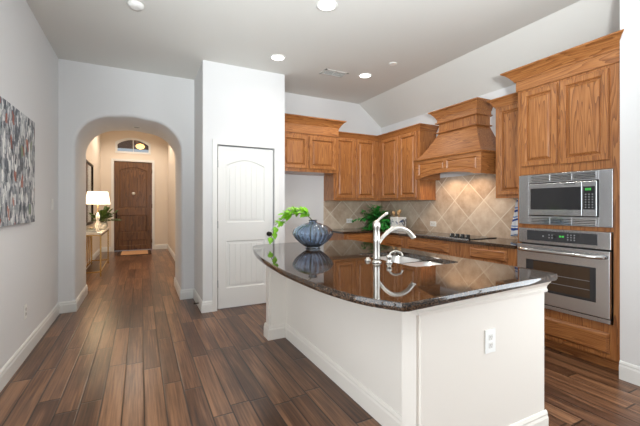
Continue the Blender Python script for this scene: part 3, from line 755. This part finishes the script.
d = obj('door', MB().fbox(F, 1.357, 2.09, .001, .042, .412, .93, .005), STEEL, c)
obj('window_surround', MB().fbox(F, 1.448, 2.004, .0422, .0445, .522, .794, .001), BLACKG, d)
obj('window', MB().fbox(F, 1.487, 1.936, .0446, .0455, .545, .785), OVENG, d)
m = MB()
for z in (.61, .68): m.fbox(F, 1.49, 1.933, .0456, .0462, z, z + .003)
obj('oven_rack', m, GREYK, d)
hp_ = [(3.169, 2.065, .884), (3.146, 2.05, .884), (3.123, 2.0, .884)] + [(3.119, 2.0 - .55 * i / 6, .884) for i in range(1, 6)] + [(3.123, 1.45, .884), (3.146, 1.40, .884), (3.169, 1.385, .884)]
obj('handle', MB().tube(hp_, .017, 12), STEELD, d)
obj('bottom_trim', MB().fbox(F, 1.359, 2.088, .001, .03, .372, .405, .003), STEEL, c)

# ------------------------------------------------------------ island
IX0, IX1, IY0, IY1 = 1.088, 2.03, 1.17, 3.30
pl_ = [(IX0, IY0), (IX1, IY0), (IX1, IY1), (1.092, IY1), (1.092, 3.192), (1.265, 3.192), (1.265, 1.295), (IX0, 1.295)]
c = thing('kitchen_island', 'cream painted kitchen island base with corner pilasters', 'kitchen island', (1.6, 2.2, 0))
m = MB(); inn = offset(pl_, .035)
V = lambda P, z: [(x, y, z) for x, y in P]
m.loft([V(pl_, 0), V(pl_, .868), V(inn, .868), V(inn, 0)] + [V(pl_, 0)], False, False)
be = [e for e in m.b.edges if abs(e.verts[0].co.z - e.verts[1].co.z) > .5 and any(abs(e.verts[0].co.x - x) < 1e-4 and abs(e.verts[0].co.y - y) < 1e-4 for x, y in (pl_[0], pl_[1], pl_[3], pl_[4], pl_[7]))]
bmesh.ops.bevel(m.b, geom=be, offset=.014, segments=4, affect='EDGES')
obj('body', m, ISLW, c)
sweep_path = [pl_[1], pl_[2], pl_[3], pl_[4], pl_[5], pl_[6], pl_[7], pl_[0], pl_[1]]
obj('baseboard', sweep(MB(), [pl_[2], pl_[3], pl_[4], pl_[5], pl_[6], pl_[7], pl_[0], pl_[1]], BBP), ISLW, c)
MP = [(0, .795), (.01, .80), (.012, .812), (.006, .818), (.008, .832), (.022, .85), (.03, .858), (.03, .868), (0, .868)]
obj('cap_molding', sweep(MB(), [pl_[7], pl_[0], pl_[1]], MP), ISLW, c)
# sink-side doors of the island
Fi = FE(IX1)
for k in range(4): cab_door(Fi, 1.22 + k * .51, 1.22 + k * .51 + .47, .16, .66, c, ISLW)
for k in range(4): drawer(Fi, 1.22 + k * .51, 1.22 + k * .51 + .47, .69, .83, c, ISLW)

# island counter with bowed seating side and sink cut-out
ctl = [(.905, 1.045), (.826, 1.172), (.782, 1.309), (.752, 1.505), (.738, 1.786), (.742, 2.02), (.762, 2.319), (.80, 2.62), (.852, 2.90), (.905, 3.11)]
def catmull(P, k=4):
    out = []
    for i in range(len(P) - 1):
        p0, p1, p2, p3 = [Vector(P[max(0, min(len(P) - 1, j))]) for j in (i - 1, i, i + 1, i + 2)]
        for s_ in range(k):
            t = s_ / k; out.append(tuple(.5 * ((2 * p1) + (p2 - p0) * t + (2 * p0 - 5 * p1 + 4 * p2 - p3) * t * t + (3 * p1 - p0 - 3 * p2 + p3) * t ** 3)))
    out.append(tuple(P[-1])); return out
left = catmull(ctl)
corner = [(.922, 3.17), (.952, 3.225), (1.0, 3.27), (1.07, 3.30)]
outline = [(2.03, 1.112), (2.052, 1.118), (2.068, 1.135), (2.075, 1.165), (2.09, 3.26), (2.08, 3.30), (2.05, 3.325), (1.4, 3.325)] + corner[::-1] + left[::-1][:-1] + [(.893, 1.06), (.905, 1.048), (.925, 1.043)]
if area2(outline) < 0: outline.reverse()
hole = rrect(1.50, 1.90, 1.64, 2.30, .05)
m = MB(); zt, zb = .905, .870
m.fill([offset(outline, .006), offset(hole, -.003)], lambda a, b: (a, b, zt))
m.loft([V(offset(outline, .006), zt)] + [V(offset(outline, .0055), zt - .0002)] + [V(offset(outline, .0055 * (1 - math.sin(k * PI / 12))), zt - .0175 * (1 - math.cos(k * PI / 12))) for k in range(1, 12)] + [V(offset(outline, .0055), zb)], False, False, True, True)
m.fill([offset(outline, .0055), hole], lambda a, b: (a, b, zb))
m.loft([V(offset(hole, -.003), zt), V(hole, zt - .003), V(hole, zb)], False, False)
o = obj('island_countertop', m, GRAN, None, (1.5, 2.2, .87)); tag(o, 'polished dark granite island countertop with a bowed seating edge', 'countertop')
# sink
c = thing('kitchen_sink', 'undermount stainless double-bowl sink in the island counter', 'sink', (1.7, 1.97, .868))
for a, b in ((1.635, 1.955), (1.985, 2.305)):
    m = MB()
    r1 = rrect(1.49, 1.91, a, b, .05); r2 = rrect(1.502, 1.898, a + .012, b - .012, .045)
    m.loft([V(r1, .866), V(r1, .868), V(r2, .868), V(offset(r2, .01), .70), V(offset(r2, .03), .672), V(offset(r2, .12), .668)], False, True, True, True)
    bw = obj('bowl', m, plain('sink_steel', (0.86, 0.86, 0.86, 1), .32, 1.0) if a < 1.8 else bpy.data.materials['sink_steel'], c)
    obj('drain', MB().lathe((1.7, (a + b) / 2, .6685), [(.045, 0), (.045, .003), (.03, .001)], 24), STEELD, bw)
# faucet
fx, fy = 1.391, 1.888
c = thing('kitchen_faucet', 'brushed nickel faucet with high curved spout and lever on the island', 'faucet', (fx, fy, .905))
obj('base_ring', MB().lathe((fx, fy, .905), [(.032, 0), (.032, .006), (.027, .012), (.025, .016)], 24), NICKEL, c)
obj('column', MB().lathe((fx, fy, .905), [(.0235, .012), (.0225, .03), (.022, .14), (.024, .148), (.022, .156), (.021, .225), (.0255, .235), (.026, .252), (.023, .268), (.014, .278), (.006, .281)], 28), NICKEL, c)
sp = []
P_ = [(fx + .005, fy, 1.02), (fx + .05, fy - .005, 1.075), (fx + .11, fy - .012, 1.12), (fx + .17, fy - .02, 1.133), (fx + .23, fy - .028, 1.115), (fx + .275, fy - .035, 1.075), (fx + .285, fy - .037, 1.06)]
sp = [Vector(P_[0])]
def cat3(P, k=5):
    out = []
    for i in range(len(P) - 1):
        p0, p1, p2, p3 = [Vector(P[max(0, min(len(P) - 1, j))]) for j in (i - 1, i, i + 1, i + 2)]
        for s_ in range(k):
            t = s_ / k; out.append(.5 * ((2 * p1) + (p2 - p0) * t + (2 * p0 - 5 * p1 + 4 * p2 - p3) * t * t + (3 * p1 - p0 - 3 * p2 + p3) * t ** 3))
    out.append(Vector(P[-1])); return out
sp = cat3(P_); nn = len(sp)
obj('spout', MB().tube(sp, [.012 + .006 * (i / nn) for i in range(nn - 4)] + [.019] * 4, 16), NICKEL, c)
obj('lever', MB().tube(cat3([(fx, fy, 1.175), (fx + .015, fy - .005, 1.19), (fx + .045, fy - .012, 1.215), (fx + .078, fy - .018, 1.235)], 4), [.012, .011, .010, .009, .008, .008, .008, .008, .009, .009, .010, .010, .008], 10), NICKEL, c)
# soap dispenser & button
c = thing('soap_dispenser', 'small brushed nickel soap dispenser with hooked nozzle right of the faucet', 'soap dispenser', (1.452, 1.835, .905))
obj('collar', MB().lathe((1.452, 1.835, .905), [(.022, 0), (.022, .006), (.014, .012), (.014, .03), (.018, .034), (.018, .05), (.01, .055)], 20), NICKEL, c)
obj('nozzle', MB().tube(cat3([(1.452, 1.835, .94), (1.462, 1.83, .97), (1.49, 1.815, .982), (1.52, 1.80, .972), (1.53, 1.795, .95)], 5), .007, 10), NICKEL, c)
o = obj('disposal_button', MB().lathe((1.385, 1.98, .905), [(.022, 0), (.022, .008), (.014, .012), (.014, .02), (.008, .022)], 20), NICKEL, None, (1.385, 1.98, .905))
tag(o, 'small round nickel button on the granite left of the faucet', 'button')
# outlets
def outlet(F, uc, zc, label, name='wall_outlet', horiz=False, group=None):
    c = thing(name, label, 'outlet', F(uc, 0, zc), group)
    w, h = (.0585, .038) if horiz else (.0375, .0585)
    obj('cover_plate', MB().fbox(F, uc - w, uc + w, .0005, .006, zc - h, zc + h, .002), WPLAS, c)
    for s_ in (-1, 1):
        du, dz = (s_ * .02, 0) if horiz else (0, s_ * .02)
        r = obj('receptacle', MB().fbox(F, uc + du - .014, uc + du + .014, .006, .0085, zc + dz - .014, zc + dz + .014, .001), CERAM, c)
        m = MB()
        for k in (-1, 1): m.fbox(F, uc + du + k * .006 - .001, uc + du + k * .006 + .001, .0086, .0088, zc + dz - .002, zc + dz + .007)
        m.fbox(F, uc + du - .002, uc + du + .002, .0086, .0088, zc + dz - .010, zc + dz - .006)
        obj('slots', m, SLOTD, r)
    return c
outlet(FB(IY0), 1.557, .604, 'white duplex outlet on the end panel of the island')
outlet(FB(YK - .01), 3.137, 1.03, 'white outlet on the back wall tiles left of the leafy plant', horiz=True)
outlet(FR(XR - .01), 3.78, 1.02, 'white outlet on the tiles between the crock and the cooktop', horiz=True)
outlet(FE(XL), 3.77, .385, 'white outlet low on the left wall')
c = thing('light_switch', 'white light switch on the left wall near the arch', 'light switch', (XL, 4.79, 1.30))
obj('cover_plate', MB().box(XL + .0005, XL + .006, 4.752, 4.828, 1.24, 1.36, .002), WPLAS, c)
obj('rocker', MB().box(XL + .006, XL + .009, 4.775, 4.805, 1.27, 1.33, .001), WPLAS, c)

# ------------------------------------------------------------ vase and branch
vc = (1.352, 2.775, .905)
c = thing('glass_vase', 'round blue ribbed glass vase standing on the island', 'vase', vc)
outp = [(.066, 0), (.068, .004), (.055, .012), (.075, .024), (.115, .055), (.150, .090), (.172, .128), (.174, .142), (.160, .170), (.120, .200), (.075, .218), (.046, .226), (.034, .234), (.033, .244), (.042, .252)]
inp = [(.039, .252), (.029, .243), (.029, .233), (.042, .221), (.072, .212), (.116, .195), (.155, .166), (.168, .141), (.166, .129), (.144, .092), (.108, .058), (.068, .030), (.03, .024), (.002, .023)]
m = MB()
loops = []
seg = 96
for j, (r, h) in enumerate(outp + inp):
    rb_ = (.045 if j < len(outp) else .02) if .02 < h < .222 else 0.0
    loops.append([(vc[0] + r * (1 + rb_ * math.cos(24 * t)) * math.cos(t), vc[1] + r * (1 + rb_ * math.cos(24 * t)) * math.sin(t), vc[2] + h) for t in [2 * PI * i / seg for i in range(seg)]])
m.loft(loops, True, True, True, True); obj('vase_body', m, VASEG, c)
# branch: stem curves from the neck up and over to the left, towards the pantry door
c = thing('leafy_branch', 'bright green leafy branch arching left out of the blue vase', 'branch', (vc[0], vc[1], 1.10))
rt = Vector((math.cos(.474), -math.sin(.474), 0))    # along the island, parallel to the pantry door's view
bx = lambda s_, z, d=0: Vector((vc[0], vc[1], 0)) + rt * s_ + Vector((.3 * d, d, 0)) + Vector((0, 0, z))
st1 = cat3([bx(.0, .96), bx(-.005, 1.13), bx(-.03, 1.18), bx(-.09, 1.215, .02), bx(-.17, 1.205, .04), bx(-.25, 1.16, .05), bx(-.31, 1.09, .06), bx(-.37, .99, .07)], 5)
obj('stem', MB().tube(st1, [.004] * 20 + [.0028] * (len(st1) - 20), 8), STEM, c)
m = MB()
for i in range(10, len(st1), 2):
    p_ = st1[i]; t = (st1[min(i + 1, len(st1) - 1)] - st1[i - 1]).normalized()
    for s_ in (-1, 1):
        a = random.uniform(-.5, .5)
        d = t * .5 + Vector((random.uniform(-.5, .5), s_ * .5 + a * .4, random.uniform(-.35, .75)))
        L = random.uniform(.085, .115) * (1 if i < 24 else .62)
        if random.random() < .9:
            for q in (-.55, 0, .55):
                dd = d.copy(); dd.rotate(Matrix.Rotation(q, 3, 'X' if s_ > 0 else 'Y')); m.leaf(p_ + d.normalized() * .012, dd, (0, -.4, 1), L * (1 if q == 0 else .7), L * .52, .3)
obj('leaves', m, LEAFB, c, keepn=True)

# ------------------------------------------------------------ counter plant, crock, towel
pc = Vector((3.36, 4.60, .902))
c = thing('potted_plant', 'bushy deep green plant in a wicker basket on the corner counter', 'plant', tuple(pc))
obj('basket', MB().lathe(tuple(pc), [(.07, 0), (.085, .05), (.09, .12), (.085, .125), (.08, .11)], 24), BASK, c)
m = MB(); ms = MB()
for k in range(60):
    a = random.uniform(0, 2 * PI); el = random.uniform(.1, 1.35); L = random.uniform(.27, .38) if el > .5 else random.uniform(.18, .30)
    b0 = pc + Vector((.03 * math.cos(a), .03 * math.sin(a), .115)); d = Vector((math.cos(a) * math.cos(el), math.sin(a) * math.cos(el), math.sin(el)))
    pts = []
    for i in range(7):
        t = i / 6; q = b0 + d * L * t - Vector((0, 0, 1)) * (.22 * t * t * (1.25 - el * .7)); q.z = max(q.z, .93); q.y = max(4.38, min(q.y, 4.95)); q.x = min(q.x, 3.74); pts.append(q)
    ms.tube(pts, .0022, 5)
    for i in range(1, 7):
        t = (pts[i] - pts[i - 1]).normalized(); sd = t.cross(Vector((0, 0, 1)))
        for s_ in (-1, 1): m.leaf(pts[i], t * .5 + sd * s_ + Vector((0, 0, random.uniform(-.3, .3))), (0, 0, 1), random.uniform(.07, .105), .042, .3)
for v in m.b.verts: v.co.z = max(v.co.z, .906); v.co.y = max(4.37, min(v.co.y, YK - .02)); v.co.x = min(v.co.x, XR - .02)
obj('stems', ms, STEM, c); obj('leaves', m, LEAFD, c, keepn=True)
cc = (3.54, 4.25, .902)
def box_loop(cx, cy, w, z, r=.02): return [(x, y, z) for x, y in rrect(cx - w, cx + w, cy - w, cy + w, r, 3)]
CR = mat_crock()
m = MB(); m.loft([box_loop(cc[0], cc[1], w, cc[2] + h) for w, h in ((.085, 0), (.09, .01), (.092, .2), (.088, .208), (.082, .2), (.08, .02))], True, True)
c = thing('utensil_crock', 'square white ceramic crock with blue pattern beside the plant', 'crock', cc)
obj('crock_body', m, CR, c)
obj('rim_handle', MB().tube(cat3([(cc[0] + .01, cc[1] - .09, 1.07), (cc[0], cc[1] - .135, 1.06), (cc[0], cc[1] - .135, .99), (cc[0] + .01, cc[1] - .09, .97)], 4), .007, 8), DBRONZE, c)
for k, (dx, dy, tx, ty, hh) in enumerate(((-.03, .03, -.25, .25, .27), (.02, .0, .1, .0, .29), (-.02, -.03, -.2, -.28, .265), (.03, .04, .2, .15, .28))):
    p0 = Vector((cc[0] + dx, cc[1] + dy, cc[2] + .03)); d = Vector((tx * .35, ty * .35, 1)).normalized(); p1 = p0 + d * hh
    m = MB(); m.tube([p0, p0 + d * (hh - .06), p1 - d * .05, p1 - d * .02, p1], [.006, .006, .020, .026, .012], 10)
    o = obj('wooden_spoon', m, TAN, None, tuple(p0))
    tag(o, ('wooden spoon leaning left in the white crock', 'tallest wooden spoon standing in the white crock', 'wooden spoon leaning right toward the room in the crock', 'wooden spoon at the back of the white crock')[k], 'spoon', 'wooden spoons in the crock')
m = MB(); tw = []
for i in range(11):
    t = i / 10; z = 1.345 - .40 * t; w = .018 + .045 * min(1, t * 1.4); row = []
    for j in range(15):
        s_ = j / 14 * 2 - 1; row.append((3.745 + .014 * math.sin(s_ * 9 + t) * (1 - .3 * t), 2.46 + s_ * w + .02 * t, z - .012 * s_))
    tw.append(row)
m.loft(tw, False, False, False, True)
o = obj('kitchen_towel', m, mat_stripe(), None, (3.745, 2.46, 1.32)); tag(o, 'blue and white striped towel hanging beside the oven tower', 'towel')
md = o.modifiers.new('thickness', 'SOLIDIFY'); md.thickness = .006
c = thing('towel_hook', 'small metal hook under the narrow wall cabinet', 'hook', (3.745, 2.46, 1.364))
obj('hook_wire', MB().tube(cat3([(3.745, 2.46, 1.364), (3.745, 2.46, 1.33), (3.735, 2.46, 1.318), (3.725, 2.46, 1.328)], 4), .003, 8), STEELD, c)

# ------------------------------------------------------------ ceiling fittings
def downlight(x, y, label, z=ZC, power=62, group='recessed ceiling downlights', on=True, size=.075, col=(1.0, .93, .84)):
    c = thing('recessed_downlight', label, 'downlight', (x, y, z), group)
    obj('trim_ring', MB().lathe((x, y, z), [(size * 1.25, 0), (size * 1.25, -.004), (size, -.006), (size * .96, -.001)], 32, cap=False), WPLAS, c)
    obj('lens', MB().lathe((x, y, z - .0015), [(size * .96, 0), (size * .96, -.001), (size * .6, -.0015)], 32), BULB if on else GREYK, c)
    if on:
        l = bpy.data.lights.new('downlight_beam', 'SPOT'); l.energy = power; l.color = col; l.spot_size = math.radians(150); l.spot_blend = .6; l.shadow_soft_size = size
        lo = bpy.data.objects.new('downlight_beam', l); COL.objects.link(lo); lo.location = (x, y, z - .02)
    return c
downlight(1.448, 2.689, 'lit round downlight nearest the camera, above the island')
downlight(1.441, 3.90, 'lit round downlight in front of the pantry wall', power=4)
downlight(2.683, 3.90, 'lit round downlight right of the ceiling vent, near the sloped ceiling')
downlight(-.053, 5.75, 'small unlit downlight in the soffit of the arch', z=2.428, on=False, group=None, size=.045)
for x, y in ((-.15, 7.6), (-.15, 10.2)):  # added out of view to light the hall
    downlight(x, y, 'added unseen downlight filling the entry hall, above the arch', z=HZ, power=150, group='added fill downlights in the entry hall', col=(1, .87, .73))
c = thing('ceiling_vent', 'white rectangular air vent in the kitchen ceiling', 'vent', (2.26, 4.02, ZC))
x0, x1, y0, y1 = 2.10, 2.44, 3.93, 4.11
obj('backing', MB().box(x0 + .02, x1 - .02, y0 + .02, y1 - .02, ZC - .003, ZC - .001), SLOTD, c)
m = MB(); m.box(x0, x1, y0, y0 + .025, ZC - .008, ZC); m.box(x0, x1, y1 - .025, y1, ZC - .008, ZC); m.box(x0, x0 + .025, y0, y1, ZC - .008, ZC); m.box(x1 - .025, x1, y0, y1, ZC - .008, ZC); m.box(2.25, 2.262, y0, y1, ZC - .008, ZC)
obj('frame', m, VENTM, c)
m = MB()
for k in range(5): m.box(x0 + .025, x1 - .025, y0 + .04 + k * .025, y0 + .043 + k * .025, ZC - .009, ZC - .004)
obj('louvers', m, VENTM, c)
c = thing('smoke_detector', 'round white smoke detector on the ceiling near the arch wall', 'smoke detector', (-.04, 3.43, ZC))
obj('housing', MB().lathe((-.04, 3.43, ZC), [(.065, 0), (.065, -.015), (.055, -.03), (.03, -.036)], 28), WPLAS, c)
c = thing('ceiling_speaker', 'small flat white disc on the ceiling beside the sloped part', 'ceiling speaker', (2.763, 3.416, ZC))
obj('disc', MB().lathe((2.763, 3.416, ZC), [(.05, 0), (.05, -.006), (.04, -.01)], 24), WPLAS, c)

# ------------------------------------------------------------ painting
c = thing('abstract_canvas', 'large grey and white abstract canvas with rust accents on the left wall', 'painting', (XL, 3.1, 1.15))
obj('canvas', MB().box(XL + .002, XL + .036, 2.45, 3.915, 1.14, 2.02, .003), mat_art(), c)

# ------------------------------------------------------------ hall furniture
CX0, CX1, CY0, CY1, CZ = -.975, -.64, 7.45, 9.10, .79
c = thing('console_table', 'slim gilt-framed console table with pale stone top in the hall', 'console table', ((CX0 + CX1) / 2, 7.95, 0))
obj('tabletop', MB().box(CX0 - .005, CX1 + .005, CY0 - .01, CY1 + .01, CZ - .03, CZ, .003), MARBLE, c)
t = .025
for x in (CX0, CX1 - t):
    for y in (CY0, CY1 - t): obj('leg', MB().box(x, x + t, y, y + t, 0, CZ - .03, .002), GOLD, c)
m = MB()
for y in (CY0, CY1 - t): m.box(CX0 + t, CX1 - t, y, y + t, .07, .095); m.box(CX0 + t, CX1 - t, y, y + t, CZ - .055, CZ - .031)
for x in (CX0, CX1 - t): m.box(x, x + t, CY0 + t, CY1 - t, CZ - .055, CZ - .031); m.box(x, x + t, CY0 + t, CY1 - t, .07, .095)
obj('frame_rails', m, GOLD, c)
m = MB()
for k in range(1, 6):
    y = CY0 + (CY1 - CY0) * k / 6; m.tube([(CX0 + .012, y - .12, .09), (CX0 + .012, y + .12, CZ - .05)], .007, 6)
obj('back_bars', m, GOLD, c)
lc = (-.735, 7.88, CZ)
c = thing('table_lamp', 'glass table lamp with glowing white shade on the console', 'lamp', lc)
obj('base', MB().lathe(lc, [(.06, 0), (.06, .015), (.02, .025), (.02, .04), (.045, .08), (.05, .12), (.03, .18), (.018, .21), (.035, .25), (.035, .30), (.016, .34), (.012, .36)], 24), CERAM, c)
obj('pole', MB().lathe(lc, [(.006, .35), (.006, .60)], 8), GOLD, c)
m = MB(); m.lathe(lc, [(.208, .525), (.168, .765), (.165, .765), (.205, .525)], 32, cap=False); obj('lamp_shade', m, SHADE, c)
l = bpy.data.lights.new('lamp_bulb', 'POINT'); l.energy = 22; l.color = (1, .80, .58); l.shadow_soft_size = .05
lo = bpy.data.objects.new('lamp_bulb', l); COL.objects.link(lo); lo.location = (lc[0], lc[1], CZ + .66)
fc = Vector((-.72, 8.62, CZ))
c = thing('potted_flowers', 'green leafy arrangement in a white round pot on the console', 'plant', tuple(fc))
obj('pot', MB().lathe(tuple(fc), [(.06, 0), (.085, .03), (.10, .08), (.095, .13), (.075, .155), (.065, .15)], 24), CERAM, c)
m = MB(); ms = MB()
for k in range(40):
    a = random.uniform(0, 2 * PI); el = random.uniform(.35, 1.4); L = random.uniform(.22, .40); b0 = fc + Vector((0, 0, .14))
    d = Vector((math.cos(a) * math.cos(el), math.sin(a) * math.cos(el), math.sin(el)))
    pts = [b0 + d * L * i / 5 - Vector((0, 0, .10 * (i / 5) ** 2)) for i in range(6)]
    for q in pts: q.x = max(q.x, HX0 + .07)
    ms.tube(pts, .003, 5)
    for i in range(2, 6):
        for s_ in (-1, 1):
            sd = d.cross(Vector((0, 0, 1))); m.leaf(pts[i], d + sd * s_ * .9 + Vector((0, 0, random.uniform(-.3, .3))), (0, 0, 1), random.uniform(.07, .11), .045, .3)
for v in m.b.verts: v.co.x = max(v.co.x, HX0 + .045)
obj('stems', ms, STEM, c); obj('leaves', m, LEAFO, c, keepn=True)
bc = (-.83, 7.60, CZ)
for k, (w, d, z, lab, mt) in enumerate(((.11, .08, 0, 'larger navy book lying at the bottom on the console', NAVY), (.095, .07, .027, 'teal green book lying on top of the navy book', plain('teal_book', srgb(60, 92, 84), .5)))):
    bk = thing('book', lab, 'book', (bc[0], bc[1], CZ + z), 'books on the hall console')
    obj('cover', MB().box(bc[0] - w, bc[0] + w, bc[1] - d, bc[1] + d, CZ + z, CZ + z + .003).box(bc[0] - w, bc[0] + w, bc[1] - d, bc[1] + d, CZ + z + .022, CZ + z + .025).box(bc[0] - w, bc[0] - w + .003, bc[1] - d, bc[1] + d, CZ + z + .003, CZ + z + .022), mt, bk)
    obj('pages', MB().box(bc[0] - w + .003, bc[0] + w - .003, bc[1] - d + .003, bc[1] + d - .003, CZ + z + .003, CZ + z + .022), CERAM, bk)
m = MB(); fl = Vector((bc[0] + .02, bc[1], CZ + .054))
for r, n_, el in ((.02, 5, 1.2), (.034, 7, .8), (.045, 9, .4)):
    for k in range(n_):
        a = 2 * PI * k / n_ + r * 30; d = Vector((math.cos(a) * math.cos(el), math.sin(a) * math.cos(el), math.sin(el))); m.leaf(fl, d, (0, 0, 1), r * 1.3, .034, -.4)
o = obj('silk_flower', m, ROSE, None, tuple(fl), keepn=True); tag(o, 'cream silk flower resting on the stacked books', 'flower')
# framed mirror
c = thing('framed_mirror', 'tall dark-framed mirror on the hall wall behind the lamp', 'mirror', (HX0, 8.85, .9))
m = MB(); F = FE(HX0); R = lambda i, n: [F(a, n, b) for a, b in rect(8.22 + i, 9.50 - i, .88 + i, 2.22 - i)]
m.loft([R(0, .001), R(0, .02), R(.01, .03), R(.05, .03), R(.06, .015), R(.06, .001)], False, False); m.loft([R(0, .001), R(.06, .001)], False, False)
obj('frame', m, DBRONZE, c); obj('mirror_glass', MB().fbox(F, 8.28, 9.44, .002, .01, .94, 2.16), MIRR, c)
c = thing('doormat', 'tan coir doormat on the floor before the front door', 'mat', (-.17, 10.85, 0))
obj('coir_pad', MB().box(-.47, .17, 10.35, 11.22, .0005, .014, .004), MATM, c)
obj('border', MB().box(-.56, .25, 10.28, 11.30, .0002, .008, .003), MATE, c)

# hood task light
l = bpy.data.lights.new('hood_light', 'SPOT'); l.energy = 8; l.color = (1, .68, .42); l.spot_size = math.radians(140); l.spot_blend = .5; l.shadow_soft_size = .03
lo = bpy.data.objects.new('hood_light', l); COL.objects.link(lo); lo.location = (3.55, 3.0, 1.75)
lo2 = bpy.data.objects.new('hood_light', l); COL.objects.link(lo2); lo2.location = (3.55, 3.38, 1.75)
for o in bpy.data.objects:
    if '_o' in o: del o['_o']
